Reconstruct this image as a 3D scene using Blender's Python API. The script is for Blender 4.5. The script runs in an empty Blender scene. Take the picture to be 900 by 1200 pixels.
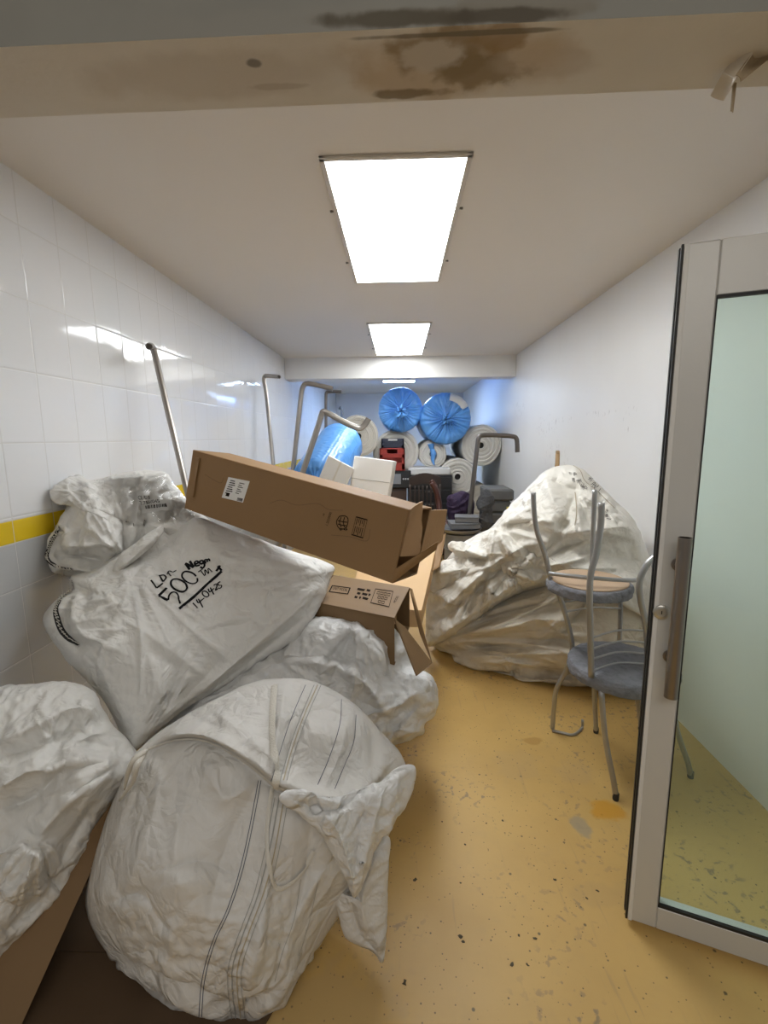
import bpy, math, random
import numpy as np
from mathutils import Vector
from mathutils.bvhtree import BVHTree

C = bpy.context.scene.collection
SC = bpy.context.scene
rnd = random.Random(7)

# ------------------------------------------------------------------ camera
F = 550.0; CX, CY = 450.0, 600.0
EYE = np.array([0.0, 0.0, 1.5])
_d = np.array([(468 - CX) / F, -(513 - CY) / F, -1.0]); _d /= np.linalg.norm(_d)
_u = -np.array([(480 - CX) / F, -(3988 - CY) / F, -1.0]); _u -= _d * _u.dot(_d); _u /= np.linalg.norm(_u)
_r = np.cross(_d, _u)
M = np.stack([_r, _d, _u])
cam_d = bpy.data.cameras.new('camera'); cam = bpy.data.objects.new('camera', cam_d); C.objects.link(cam)
cam_d.sensor_fit = 'HORIZONTAL'; cam_d.sensor_width = 36; cam_d.lens = 36 * F / 900; cam_d.clip_start = 0.02
from mathutils import Matrix
cam.matrix_world = Matrix([[*M[0], EYE[0]], [*M[1], EYE[1]], [*M[2], EYE[2]], [0, 0, 0, 1]])
SC.camera = cam

# ------------------------------------------------------------------ world, light, exposure
W = bpy.data.worlds.new('world'); SC.world = W; W.use_nodes = True
W.node_tree.nodes['Background'].inputs[0].default_value = (1.0, 0.95, 0.88, 1)
W.node_tree.nodes['Background'].inputs[1].default_value = 0.21
SC.view_settings.view_transform = 'Standard'; SC.view_settings.look = 'None'
SC.view_settings.gamma = 1; SC.view_settings.exposure = 0.0; SC.view_settings.use_curve_mapping = False
PANEL = ((0.955, 0.98, 0.985), 14.8)
PANEL_FAR = ((0.52, 0.70, 1.0), 34.0)
ld = bpy.data.lights.new('corridor_lamp', 'AREA'); ld.shape = 'RECTANGLE'; ld.size = 1.6; ld.size_y = 0.8; ld.energy = 19; ld.color = (1, .95, .88)
lo = bpy.data.objects.new('corridor_lamp', ld); C.objects.link(lo); lo.location = (0.0, -0.9, 2.5)
lo.rotation_euler = (math.radians(14), 0, 0)

# ------------------------------------------------------------------ picture rays -> points in the room
def ray(px, py): return M @ np.array([(px - CX) / F, -(py - CY) / F, -1.0])
def at(px, py, Y): v = ray(px, py); return EYE + v * (Y / v[1])
def atz(px, py, z=0.0): v = ray(px, py); return EYE + v * ((z - 1.5) / v[2])
def atx(px, py, x): v = ray(px, py); return EYE + v * (x / v[0])

# ------------------------------------------------------------------ materials
MATS = {}
def mat(name, col, rough=0.5, metal=0.0, var=0.0, var_scale=4.0, var_col=None, bump=0.0, bump_scale=30.0, btype='FBM', spec=0.5, sheen=0.0, trans=0.0, detail=4):
    if name in MATS: return MATS[name]
    m = bpy.data.materials.new(name); m.use_nodes = True; MATS[name] = m
    nt = m.node_tree; b = nt.nodes['Principled BSDF']
    b.inputs['Base Color'].default_value = (*col, 1); b.inputs['Roughness'].default_value = rough
    b.inputs['Metallic'].default_value = metal; b.inputs['Specular IOR Level'].default_value = spec
    if sheen: b.inputs['Sheen Weight'].default_value = sheen
    tc = nt.nodes.new('ShaderNodeTexCoord')
    if var:
        n = nt.nodes.new('ShaderNodeTexNoise'); n.inputs['Scale'].default_value = var_scale; n.inputs['Detail'].default_value = 5
        nt.links.new(tc.outputs['Object'], n.inputs['Vector'])
        r = nt.nodes.new('ShaderNodeValToRGB'); r.color_ramp.elements[0].position = .45; r.color_ramp.elements[1].position = .72
        nt.links.new(n.outputs['Fac'], r.inputs[0])
        mx = nt.nodes.new('ShaderNodeMix'); mx.data_type = 'RGBA'
        ml = nt.nodes.new('ShaderNodeMath'); ml.operation = 'MULTIPLY'; ml.inputs[1].default_value = var
        nt.links.new(r.outputs[0], ml.inputs[0]); nt.links.new(ml.outputs[0], mx.inputs[0])
        mx.inputs[6].default_value = (*col, 1); vc = var_col or tuple(c * .55 for c in col); mx.inputs[7].default_value = (*vc, 1)
        nt.links.new(mx.outputs[2], b.inputs['Base Color'])
    if bump:
        n2 = nt.nodes.new('ShaderNodeTexNoise'); n2.noise_type = btype; n2.inputs['Scale'].default_value = bump_scale; n2.inputs['Detail'].default_value = detail
        nt.links.new(tc.outputs['Object'], n2.inputs['Vector'])
        bp = nt.nodes.new('ShaderNodeBump'); bp.inputs['Strength'].default_value = bump; bp.inputs['Distance'].default_value = 0.01
        nt.links.new(n2.outputs['Fac'], bp.inputs['Height']); nt.links.new(bp.outputs[0], b.inputs['Normal'])
    return m

def nodes_of(name):
    m = bpy.data.materials.new(name); m.use_nodes = True; MATS[name] = m
    nt = m.node_tree
    return m, nt, nt.nodes['Principled BSDF'], (lambda t, **k: _new(nt, t, k)), nt.links.new
def _new(nt, t, k):
    n = nt.nodes.new(t)
    for a, v in k.items(): setattr(n, a, v)
    return n
def mathn(nt, op, a, b=None, c=None):
    n = nt.nodes.new('ShaderNodeMath'); n.operation = op
    for i, v in enumerate((a, b, c)):
        if v is None: continue
        if isinstance(v, (int, float)): n.inputs[i].default_value = v
        else: nt.links.new(v, n.inputs[i])
    return n.outputs[0]
def mixc(nt, f, a, b):
    n = nt.nodes.new('ShaderNodeMix'); n.data_type = 'RGBA'
    for s, v in ((0, f), (6, a), (7, b)):
        if isinstance(v, tuple): n.inputs[s].default_value = (*v, 1)
        elif isinstance(v, (int, float)): n.inputs[s].default_value = v
        else: nt.links.new(v, n.inputs[s])
    return n.outputs[2]
def noise(nt, vec, scale, detail=4, kind='FBM', dist=0.0):
    n = nt.nodes.new('ShaderNodeTexNoise'); n.noise_type = kind; n.inputs['Scale'].default_value = scale; n.inputs['Detail'].default_value = detail
    n.inputs['Distortion'].default_value = dist
    nt.links.new(vec, n.inputs['Vector']); return n.outputs['Fac']
def ramp(nt, x, lo, hi):
    n = nt.nodes.new('ShaderNodeMapRange'); n.interpolation_type = 'SMOOTHSTEP'
    n.inputs[1].default_value = lo; n.inputs[2].default_value = hi
    nt.links.new(x, n.inputs[0]); return n.outputs[0]
def blob(nt, vec, c, r, soft=1.0, wob=0.5, wscale=8.0):
    """1 inside an irregular patch round c (radii r), else 0"""
    mp = nt.nodes.new('ShaderNodeMapping'); mp.vector_type = 'POINT'
    mp.inputs['Location'].default_value = tuple(-c[i] / r[i] for i in range(3)); mp.inputs['Scale'].default_value = tuple(1 / v for v in r)
    nt.links.new(vec, mp.inputs[0])
    ln = nt.nodes.new('ShaderNodeVectorMath'); ln.operation = 'LENGTH'; nt.links.new(mp.outputs[0], ln.inputs[0])
    nz = noise(nt, vec, wscale, 5)
    s = mathn(nt, 'ADD', ln.outputs['Value'], mathn(nt, 'MULTIPLY', mathn(nt, 'SUBTRACT', nz, .5), wob * 3))
    n = nt.nodes.new('ShaderNodeMapRange'); n.interpolation_type = 'SMOOTHSTEP'
    n.inputs[1].default_value = 1.0 + soft * .5; n.inputs[2].default_value = 1.0 - soft * .5
    nt.links.new(s, n.inputs[0]); return n.outputs[0]

# ------------------------------------------------------------------ mesh helpers
ROOTLOC = {}
def obj(name, V, Fc, m, parent=None, smooth=True, origin=None):
    """link ONE mesh object; V in room coordinates"""
    V = np.asarray(V, float).reshape(-1, 3)
    if parent is not None: o0 = ROOTLOC[parent.name]
    elif origin is not None: o0 = np.asarray(origin, float)
    else:
        o0 = np.array([(V[:, 0].min() + V[:, 0].max()) / 2, (V[:, 1].min() + V[:, 1].max()) / 2, V[:, 2].min()])
    me = bpy.data.meshes.new(name)
    me.from_pydata((V - o0).tolist(), [], Fc); me.update()
    if smooth: me.polygons.foreach_set('use_smooth', [True] * len(me.polygons))
    for mm in (m if isinstance(m, (list, tuple)) else [m]): me.materials.append(mm)
    o = bpy.data.objects.new(name, me); C.objects.link(o)
    if parent is not None: o.parent = parent
    else: o.location = o0
    ROOTLOC[o.name] = o0
    return o
def thing(name, label, cat, loc, group=None):
    o = bpy.data.objects.new(name, None); C.objects.link(o); o.location = tuple(loc); ROOTLOC[o.name] = np.asarray(loc, float)
    o.empty_display_size = .1
    return tag(o, label, cat, group)
def tag(o, label, cat, group=None, kind=None):
    o['label'] = label; o['category'] = cat
    if group: o['group'] = group
    if kind: o['kind'] = kind
    return o
def struct(o): o['kind'] = 'structure'; return o

class MB:
    def __init__(s): s.v = []; s.f = []
    def add(s, V, Fc):
        k = len(s.v); s.v += [tuple(p) for p in V]; s.f += [tuple(i + k for i in f) for f in Fc]; return s
    def slab(s, o, a, b, c, bev=0.0):
        """box from corner o with edge vectors a, b, c (chamfered when bev)"""
        o, a, b, c = (np.asarray(x, float) for x in (o, a, b, c))
        if np.dot(np.cross(a, b), c) < 0: a, b = b, a
        if not bev:
            V = [o, o + a, o + a + b, o + b, o + c, o + a + c, o + a + b + c, o + b + c]
            return s.add(V, [(0, 3, 2, 1), (4, 5, 6, 7), (0, 1, 5, 4), (1, 2, 6, 5), (2, 3, 7, 6), (3, 0, 4, 7)])
        L = [np.linalg.norm(x) for x in (a, b, c)]; U = [x / l for x, l in zip((a, b, c), L)]
        bev = min(bev, min(L) * .49)
        V = []; idx = {}
        for i in (0, 1):
            for j in (0, 1):
                for k in (0, 1):
                    cr = o + a * i + b * j + c * k; sg = [1 - 2 * i, 1 - 2 * j, 1 - 2 * k]
                    for ax in range(3):
                        p = cr.copy()
                        for q in range(3):
                            if q != ax: p = p + U[q] * sg[q] * bev
                        idx[(i, j, k, ax)] = len(V); V.append(p)
        Fc = []
        def g(i, j, k, ax): return idx[(i, j, k, ax)]
        for ax in range(3):
            for side in (0, 1):
                o1, o2 = [q for q in range(3) if q != ax]
                loop = []
                for (m1, m2) in ((0, 0), (1, 0), (1, 1), (0, 1)):
                    t = [0, 0, 0]; t[ax] = side; t[o1] = m1; t[o2] = m2; loop.append(g(*t, ax))
                Fc.append(tuple(loop))
        for ax in range(3):
            o1, o2 = [q for q in range(3) if q != ax]
            for m1 in (0, 1):
                for m2 in (0, 1):
                    t = [0, 0, 0]; t[o1] = m1; t[o2] = m2; t2 = list(t); t2[ax] = 1
                    Fc.append((g(*t, o1), g(*t2, o1), g(*t2, o2), g(*t, o2)))
        for i in (0, 1):
            for j in (0, 1):
                for k in (0, 1): Fc.append((g(i, j, k, 0), g(i, j, k, 1), g(i, j, k, 2)))
        cen = o + (a + b + c) / 2; out = []
        for f in Fc:
            P = [V[i] for i in f]; n = np.cross(P[1] - P[0], P[2] - P[0])
            out.append(f if np.dot(n, sum(P) / len(P) - cen) > 0 else f[::-1])
        return s.add(V, out)
    def tube(s, pts, r, n=10, smooth=6, caps=True, hollow=0.0):
        P = curve(pts, smooth) if smooth else [np.asarray(p, float) for p in pts]
        P = np.array(P); T = np.gradient(P, axis=0); T /= np.linalg.norm(T, axis=1)[:, None]
        x = np.cross(T[0], [0, 0, 1.0]);
        if np.linalg.norm(x) < .05: x = np.cross(T[0], [0, 1.0, 0])
        x /= np.linalg.norm(x); V = []; Fc = []
        rr = r if hasattr(r, '__len__') else [r] * len(P)
        if hasattr(r, '__len__') and len(r) != len(P): rr = np.interp(np.linspace(0, 1, len(P)), np.linspace(0, 1, len(r)), r)
        for i in range(len(P)):
            x = x - T[i] * x.dot(T[i]); x /= np.linalg.norm(x); y = np.cross(T[i], x)
            for k in range(n):
                a = 2 * math.pi * k / n; V.append(P[i] + (x * math.cos(a) + y * math.sin(a)) * rr[i])
        for i in range(len(P) - 1):
            for k in range(n): Fc.append((i * n + k, i * n + (k + 1) % n, (i + 1) * n + (k + 1) % n, (i + 1) * n + k))
        if hollow:
            for end in (0, len(P) - 1):
                sg = -1 if end == 0 else 1; b0 = len(V)
                for q, (rad, dep) in enumerate(((hollow, 0), (hollow, .06))):
                    for k in range(n):
                        V.append(P[end] + (V[end * n + k] - P[end]) * rad - T[end] * sg * dep)
                ri = [end * n + k for k in range(n)]; r1 = [b0 + k for k in range(n)]; r2 = [b0 + n + k for k in range(n)]
                for A, B in ((ri, r1), (r1, r2)):
                    for k in range(n):
                        q = (A[k], A[(k + 1) % n], B[(k + 1) % n], B[k]); Fc.append(q if sg > 0 else q[::-1])
                Fc.append(tuple(r2) if sg > 0 else tuple(r2[::-1]))
        elif caps:
            Fc.append(tuple(range(n))[::-1]); Fc.append(tuple((len(P) - 1) * n + k for k in range(n)))
        return s.add(V, Fc)
    def lathe(s, c, axis, prof, n=40, wob=None):
        """prof: list of (distance along axis, radius)"""
        c = np.asarray(c, float); ax = np.asarray(axis, float); ax /= np.linalg.norm(ax)
        x = np.cross(ax, [0, 0, 1.0])
        if np.linalg.norm(x) < .05: x = np.array([1.0, 0, 0])
        x /= np.linalg.norm(x); y = np.cross(ax, x); V = []; Fc = []
        for h, r in prof:
            for k in range(n):
                a = 2 * math.pi * k / n; q = r * (wob(a, h) if wob else 1)
                V.append(c + ax * h + (x * math.cos(a) + y * math.sin(a)) * q)
        for i in range(len(prof) - 1):
            for k in range(n): Fc.append((i * n + k, (i + 1) * n + k, (i + 1) * n + (k + 1) % n, i * n + (k + 1) % n)[::-1])
        Fc.append(tuple(range(n))[::-1]); Fc.append(tuple((len(prof) - 1) * n + k for k in range(n)))
        return s.add(V, Fc)
    def build(s, name, m, parent=None, smooth=False, origin=None): return obj(name, s.v, s.f, m, parent, smooth, origin)

def auto_smooth(o, ang=40):
    import bmesh
    bm = bmesh.new(); bm.from_mesh(o.data)
    for f in bm.faces: f.smooth = True
    for e in bm.edges:
        if len(e.link_faces) == 2 and e.calc_face_angle(0) > math.radians(ang): e.smooth = False
    bm.to_mesh(o.data); bm.free(); return o

def curve(pts, per=6, closed=False):
    P = [np.asarray(p, float) for p in pts]; n = len(P)
    if n < 3 and not closed:
        return [P[0] + (P[-1] - P[0]) * t for t in np.linspace(0, 1, per + 1)]
    out = []
    for i in range(n if closed else n - 1):
        p1, p2 = P[i], P[(i + 1) % n]
        p0 = P[i - 1] if (closed or i > 0) else 2 * p1 - p2
        p3 = P[(i + 2) % n] if (closed or i + 2 < n) else 2 * p2 - p1
        for k in range(per):
            t = k / per
            out.append(.5 * (2 * p1 + (p2 - p0) * t + (2 * p0 - 5 * p1 + 4 * p2 - p3) * t * t + (3 * p1 - p0 - 3 * p2 + p3) * t ** 3))
    if not closed: out.append(P[-1])
    return out

# ------------------------------------------------------------------ cloth noise (numpy)
def perlin(P, seed=0):
    P = np.asarray(P, float); i = np.floor(P).astype(np.int64); f = P - i
    u = f * f * f * (f * (f * 6 - 15) + 10)
    def grad(ix, iy, iz, x, y, z):
        h = (ix * 374761393 + iy * 668265263 + iz * 2147483647 + seed * 974634777) & 0x7fffffff
        h = ((h ^ (h >> 13)) * 1274126177) & 0x7fffffff; h = h ^ (h >> 16)
        a = (h & 1023) / 1023.0 * 2 * np.pi; z0 = ((h >> 10) & 1023) / 511.5 - 1; s = np.sqrt(np.maximum(0, 1 - z0 * z0))
        return (np.cos(a) * s * x + np.sin(a) * s * y + z0 * z) * 1.6
    r = 0
    for dx in (0, 1):
        for dy in (0, 1):
            for dz in (0, 1):
                w = (u[:, 0] if dx else 1 - u[:, 0]) * (u[:, 1] if dy else 1 - u[:, 1]) * (u[:, 2] if dz else 1 - u[:, 2])
                r = r + w * grad(i[:, 0] + dx, i[:, 1] + dy, i[:, 2] + dz, f[:, 0] - dx, f[:, 1] - dy, f[:, 2] - dz)
    return r
def crumple(P, scale, seed, n=9):
    """creased cloth: patches of sharp folds running in many directions"""
    R = np.random.RandomState(seed); h = np.zeros(len(P))
    for k in range(n):
        d = R.normal(size=3); d /= np.linalg.norm(d); s = scale * R.uniform(.55, 1.7)
        ph = P @ d / s + perlin(P / (s * 2.6), seed + k * 7) * 1.1 + R.uniform(0, 9)
        t = 1 - np.abs((ph % 1.0) * 2 - 1); t = np.where(t > .5, t, t * t * 2)
        m = np.clip(perlin(P / (s * 2.2) + 31.7, seed + k * 13 + 5) * 1.8 + .15, 0, 1)
        h += (t - .4) * m * s / scale
    return h / math.sqrt(n) * 1.6
def stroke_dist(X, pts):
    """signed distance in px to a polyline and the place along it"""
    P = np.array(curve(pts, 5)); L = np.concatenate([[0], np.cumsum(np.linalg.norm(np.diff(P, axis=0), axis=1))])
    best = np.full(len(X), 1e9); sg = np.zeros(len(X)); s = np.zeros(len(X))
    for i in range(len(P) - 1):
        a, b = P[i], P[i + 1]; ab = b - a; l2 = ab @ ab + 1e-9
        t = np.clip((X - a) @ ab / l2, 0, 1); q = X - (a + t[:, None] * ab); d = np.hypot(q[:, 0], q[:, 1])
        k = d < best; best[k] = d[k]; sg[k] = np.sign(ab[0] * q[k, 1] - ab[1] * q[k, 0]); s[k] = (L[i] + t[k] * math.sqrt(l2)) / L[-1]
    return best, sg, s

def settle(V, g, gv, kpar, bend, iters, dmax, lo, hi, seedamp=0):
    """let a sheet that is a little too large for its shape buckle into folds (position based cloth)"""
    V0 = V.copy(); n0, n1 = V.shape[:2]
    def sl(di, dj, par):
        if di == 0: return (slice(None), slice(par, n1 - dj, 2 * dj)), (slice(None), slice(par + dj, n1, 2 * dj))
        a = slice(par, n0 - di, 2 * di); b = slice(par + di, n0, 2 * di)
        if dj >= 0: return (a, slice(0, n1 - dj)), (b, slice(dj, n1))
        return (a, slice(-dj, n1)), (b, slice(0, n1 + dj))
    def cons(di, dj, k, one):
        out = []
        for par in range(max(di, abs(dj) if di == 0 else di)):
            sa, sb = sl(di, dj, par)
            A, B = V0[sa], V0[sb]; m = min(A.shape[0], B.shape[0]); m1 = min(A.shape[1], B.shape[1]); d = B[:m, :m1] - A[:m, :m1]
            l = np.linalg.norm(d, axis=2) + 1e-9; gg = (g[sa][:m, :m1] + g[sb][:m, :m1]) * .5
            if gv is not None: gg = gg * (1 - kpar * ((d / l[..., None]) @ gv) ** 2)
            out.append((sa, sb, m, m1, l * (1 + gg), k, one))
        # second colour
        for par in range(max(di, abs(dj) if di == 0 else di)):
            off = max(di, dj if di == 0 else di)
            sa, sb = sl(di, dj, par + off)
            A, B = V0[sa], V0[sb]; m = min(A.shape[0], B.shape[0]); m1 = min(A.shape[1], B.shape[1])
            if m < 1 or m1 < 1: continue
            d = B[:m, :m1] - A[:m, :m1]; l = np.linalg.norm(d, axis=2) + 1e-9; gg = (g[sa][:m, :m1] + g[sb][:m, :m1]) * .5
            if gv is not None: gg = gg * (1 - kpar * ((d / l[..., None]) @ gv) ** 2)
            out.append((sa, sb, m, m1, l * (1 + gg), k, one))
        return out
    K = cons(0, 1, 1, False) + cons(1, 0, 1, False) + cons(1, 1, .6, False) + cons(1, -1, .6, False) + cons(0, 2, bend, True) + cons(2, 0, bend, True)
    for it in range(iters):
        for sa, sb, m, m1, rest, k, one in K:
            A = V[sa][:m, :m1]; B = V[sb][:m, :m1]; d = B - A; l = np.sqrt((d * d).sum(2)) + 1e-9
            c = (l - rest) / l * (.5 * k)
            if one: c = np.minimum(c, 0)
            c = c[..., None] * d; A += c; B -= c
        D = V - V0; mg = np.sqrt((D * D).sum(2)) + 1e-9; V[:] = V0 + D * np.minimum(1, dmax / mg)[..., None]
        for k in range(3):
            if lo[k] is not None: np.maximum(V[..., k], lo[k], out=V[..., k])
            if hi[k] is not None: np.minimum(V[..., k], hi[k], out=V[..., k])
    return V
def upsample(D, st, n):
    """grid of offsets -> finer grid, smooth"""
    x = np.arange(n) / st
    def up(A):
        i = np.clip(np.floor(x).astype(int), 0, A.shape[0] - 2); t = (x - i)[:, None, None]
        p1, p2 = A[i], A[i + 1]; p0 = A[np.maximum(i - 1, 0)]; p3 = A[np.minimum(i + 2, A.shape[0] - 1)]
        return .5 * (2 * p1 + (p2 - p0) * t + (2 * p0 - 5 * p1 + 4 * p2 - p3) * t * t + (3 * p1 - p0 - 3 * p2 + p3) * t ** 3)
    return np.transpose(up(np.transpose(up(D), (1, 0, 2))), (1, 0, 2))

BVH = {}
def sack(name, label, outline, cen, plane, Tf, Tb, m, folds=(), pinch=(), lumps=(), cr=(.012, .12), seed=1, group=None, N=160, prof=2.4, pw=.55,
         parent=None, grow=(.04, .016), grain=None, bend=(.25, .12), dmax=.035, cat='sack', lo=(-1.45, None, .004), hi=(1.46, None, None), slack=None, edge=.6, rad=()):
    """a soft filled sack: outline on rays with its own depth, front bulge, laid folds, buckled cloth, closed back"""
    O = np.array(curve(outline, 8, True)); cen = np.array(cen, float)
    seg = np.linalg.norm(np.diff(np.vstack([O, O[:1]]), axis=0), axis=1); L = np.concatenate([[0], np.cumsum(seg)]); OO = np.vstack([O, O[:1]])
    N = N // 4 * 4; n = N + 1; st = 4
    a, b = np.meshgrid(np.linspace(-1, 1, n), np.linspace(-1, 1, n), indexing='ij')
    big = np.abs(a) > np.abs(b); sa = np.where(np.abs(a) < 1e-9, 1e-9, a); sb = np.where(np.abs(b) < 1e-9, 1e-9, b)
    rs = np.where(big, a, b); th = np.where(big, np.pi / 4 * (b / sa), np.pi / 2 - np.pi / 4 * (a / sb)); th = np.where(rs < 0, th + np.pi, th); R = np.abs(rs)
    s = (th % (2 * np.pi)) / (2 * np.pi) * L[-1]
    X = np.stack([cen[0] + R * (np.interp(s, L, OO[:, 0]) - cen[0]), cen[1] + R * (np.interp(s, L, OO[:, 1]) - cen[1])], 2).reshape(-1, 2)
    rr = R.reshape(-1)
    Y0, ax, ay = plane[:3]
    Ypl = Y0 + ax * (X[:, 0] - cen[0]) + ay * (X[:, 1] - cen[1])
    front = Tf * (1 - np.minimum(rr, 1) ** prof) ** pw
    ef = edge + (1 - edge) * np.clip((1 - rr) / .12, 0, 1)
    for (lx, ly, lr, la) in lumps: front = front + la * np.exp(-((X[:, 0] - lx) ** 2 + (X[:, 1] - ly) ** 2) / lr ** 2) * ef
    folds = list(folds); Rr = np.random.RandomState(seed + 400)
    for (qx, qy, k, r0, r1, a0, a1, amp, w) in rad:          # creases fanning out from a gather
        for i in range(k):
            an = math.radians(a0 + (a1 - a0) * (i + Rr.uniform(.1, .9)) / k); s0 = r0 * Rr.uniform(.6, 1.6); s1 = r0 + (r1 - r0) * Rr.uniform(.45, 1); bn = Rr.uniform(-.12, .12)
            ln = [(qx + math.cos(an + bn * t * t) * (s0 + (s1 - s0) * t), qy + math.sin(an + bn * t * t) * (s0 + (s1 - s0) * t)) for t in (0, .33, .66, 1)]
            ww = w * Rr.uniform(.6, 1.5); folds.append((ln, amp * Rr.uniform(.5, 1.2) * (1 if Rr.random_sample() < .65 else -1), ww, ww * Rr.uniform(1, 3.5)))
    for f in folds:
        pts, amp, w1, w2 = f
        d, sg, sp = stroke_dist(X, pts); w = np.where(sg > 0, w1, w2)
        tp = np.clip(np.minimum(sp, 1 - sp) / .18, 0.15, 1)
        front = front + 1.3 * max(1, Y0 / 1.5) * amp * np.exp(-(np.sqrt(d * d + 1.0) - 1.0) / w) * tp * ef
    def pos(X, Y):
        v = (M @ np.stack([(X[:, 0] - CX) / F, -(X[:, 1] - CY) / F, -np.ones(len(X))])).T
        return EYE + v * (Y / v[:, 1])[:, None]
    V0 = pos(X, Ypl - front)
    G = V0.reshape(n, n, 3)
    def normals(G):
        nn = np.cross(np.gradient(G, axis=0), np.gradient(G, axis=1)); nn /= np.linalg.norm(nn, axis=2)[..., None] + 1e-9
        if (nn * (EYE - G)).sum() < 0: nn = -nn
        return nn
    Vg = V0; gv = None
    if grain is not None: gv = unit(grain[:3]); Vg = V0 - (V0 @ gv)[:, None] * gv * (1 - grain[3])
    h = (crumple(Vg, cr[1], seed) * cr[0] * ef).reshape(n, n, 1)
    S = G + normals(G) * h
    Gc = S[::st, ::st].copy(); gm = .75 + 1.5 * perlin(V0 / .2 + 5, seed + 2).reshape(n, n)
    if slack is not None:
        for (qx, qy, qr, qa) in slack: gm = gm + qa * np.exp(-((X[:, 0] - qx) ** 2 + (X[:, 1] - qy) ** 2) / qr ** 2).reshape(n, n)
    gm = np.clip(gm, .1, 4) * (.3 + .7 * np.clip((1 - R) / .12, 0, 1)); dm = dmax * (.16 + .84 * np.clip((1 - R) / .12, 0, 1))
    Wc = settle(Gc.copy(), (grow[0] * gm)[::st, ::st], gv, .8, bend[0], 45, dm[::st, ::st], lo, hi)
    D = upsample(Wc - Gc, st, n); S2 = S + D
    S2 = S2 + normals(S2) * (crumple(V0, cr[1] * .3, seed + 50) * cr[0] * .16).reshape(n, n, 1)
    W2 = settle(S2.copy(), grow[1] * gm, gv, .6, bend[1], 32, np.minimum(dm, .012), lo, hi)
    V = W2.reshape(-1, 3)
    idx = np.arange(n * n).reshape(n, n)
    loop = np.concatenate([idx[0, :-1], idx[:-1, -1], idx[-1, :0:-1], idx[:0:-1, 0]])
    Q = np.stack([idx[:-1, :-1], idx[1:, :-1], idx[1:, 1:], idx[:-1, 1:]], 2).reshape(-1, 4)
    ring = X[loop]; off = V[loop] - V0[loop]; Vb = []; K = len(loop); nb = 12
    for q in np.linspace(1, 0, nb + 1)[1:-1]:
        Xq = cen + q * (ring - cen); Yq = Y0 + ax * (Xq[:, 0] - cen[0]) + ay * (Xq[:, 1] - cen[1])
        Vb.append(pos(Xq, Yq + Tb * math.sqrt(1 - q * q)) + off * q ** 4)
    Vc = pos(cen[None], np.array([Y0 + Tb])); base = len(V); V = np.vstack([V] + Vb + [Vc])
    for k in range(3):
        if lo[k] is not None: V[:, k] = np.maximum(V[:, k], lo[k])
        if hi[k] is not None: V[:, k] = np.minimum(V[:, k], hi[k])
    rings = [loop] + [base + i * K + np.arange(K) for i in range(len(Vb))]; Bf = []
    for i in range(len(rings) - 1):
        A, B = rings[i], rings[i + 1]; Bf.append(np.stack([A, np.roll(A, -1), np.roll(B, -1), B], 1))
    Bf = np.vstack(Bf); T = np.stack([rings[-1], np.roll(rings[-1], -1), np.full(K, len(V) - 1)], 1)
    c = (N // 2) * n // n; f0 = Q[(N // 2) * N + N // 2]; nf = np.cross(V[f0[1]] - V[f0[0]], V[f0[2]] - V[f0[0]])
    if np.dot(nf, EYE - V[f0[0]]) < 0: Q = Q[:, ::-1]; fl = True
    else: fl = False
    # the back runs the loop the same way round, so it must wind against the front's border
    e0 = (loop[0], loop[1]); same = any((q[i], q[(i + 1) % 4]) == e0 for q in Q[:N + 2].tolist() for i in range(4)) or any((q[i], q[(i + 1) % 4]) == e0 for q in Q.tolist() if e0[0] in q for i in range(4))
    if same: Bf = Bf[:, ::-1]; T = T[:, ::-1]
    Fc = [tuple(f) for f in Q.tolist()] + [tuple(f) for f in Bf.tolist()] + [tuple(f) for f in T.tolist()]
    o = obj(name, V, Fc, m, parent)
    if parent is None: tag(o, label, cat, group)
    elif label: o['label'] = label
    BVH[o.name] = BVHTree.FromPolygons(V.tolist(), Fc)
    return o

def ribbons(name, on, lines, w, m, parent, off=.0025, step=2.0, label=None, smooth=4):
    """thin strips laid on a surface along lines given on rays"""
    bvh = BVH[on.name]; V = []; Fc = []
    for ln in lines:
        wd = w
        if isinstance(ln, tuple) and len(ln) == 2 and isinstance(ln[1], float): ln, wd = ln
        P = np.array(curve(ln, smooth)); L = np.concatenate([[0], np.cumsum(np.linalg.norm(np.diff(P, axis=0), axis=1))])
        n = max(2, int(L[-1] / step) + 1); t = np.linspace(0, L[-1], n)
        P = np.stack([np.interp(t, L, P[:, 0]), np.interp(t, L, P[:, 1])], 1)
        loc = []; nor = []
        for p in P:
            d = Vector(ray(*p)).normalized(); h = bvh.ray_cast(Vector(EYE), d)
            if h[0] is None: continue
            nn = np.array(h[1]); nn = nn if nn.dot(np.array(d)) < 0 else -nn
            loc.append(np.array(h[0])); nor.append(nn)
        if len(loc) < 2: continue
        loc = np.array(loc); nor = np.array(nor)
        if len(nor) > 4:
            k = np.ones(3) / 3; nor = np.stack([np.convolve(np.pad(nor[:, i], 1, mode='edge'), k, 'valid') for i in range(3)], 1)
        T = np.gradient(loc, axis=0); S = np.cross(nor, T); S /= np.linalg.norm(S, axis=1)[:, None] + 1e-9
        nor /= np.linalg.norm(nor, axis=1)[:, None]
        b = len(V)
        for q in range(len(loc)):
            for sgn in (-1, 0, 1): V.append(loc[q] + S[q] * sgn * wd / 2 + nor[q] * (off if sgn == 0 else off * .6))
        for q in range(len(loc) - 1):
            i = b + q * 3
            Fc += [(i, i + 1, i + 4, i + 3), (i + 1, i + 2, i + 5, i + 4)]
    if not V: return None
    o = obj(name, V, Fc, m, parent)
    if label: o['label'] = label
    return o

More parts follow.
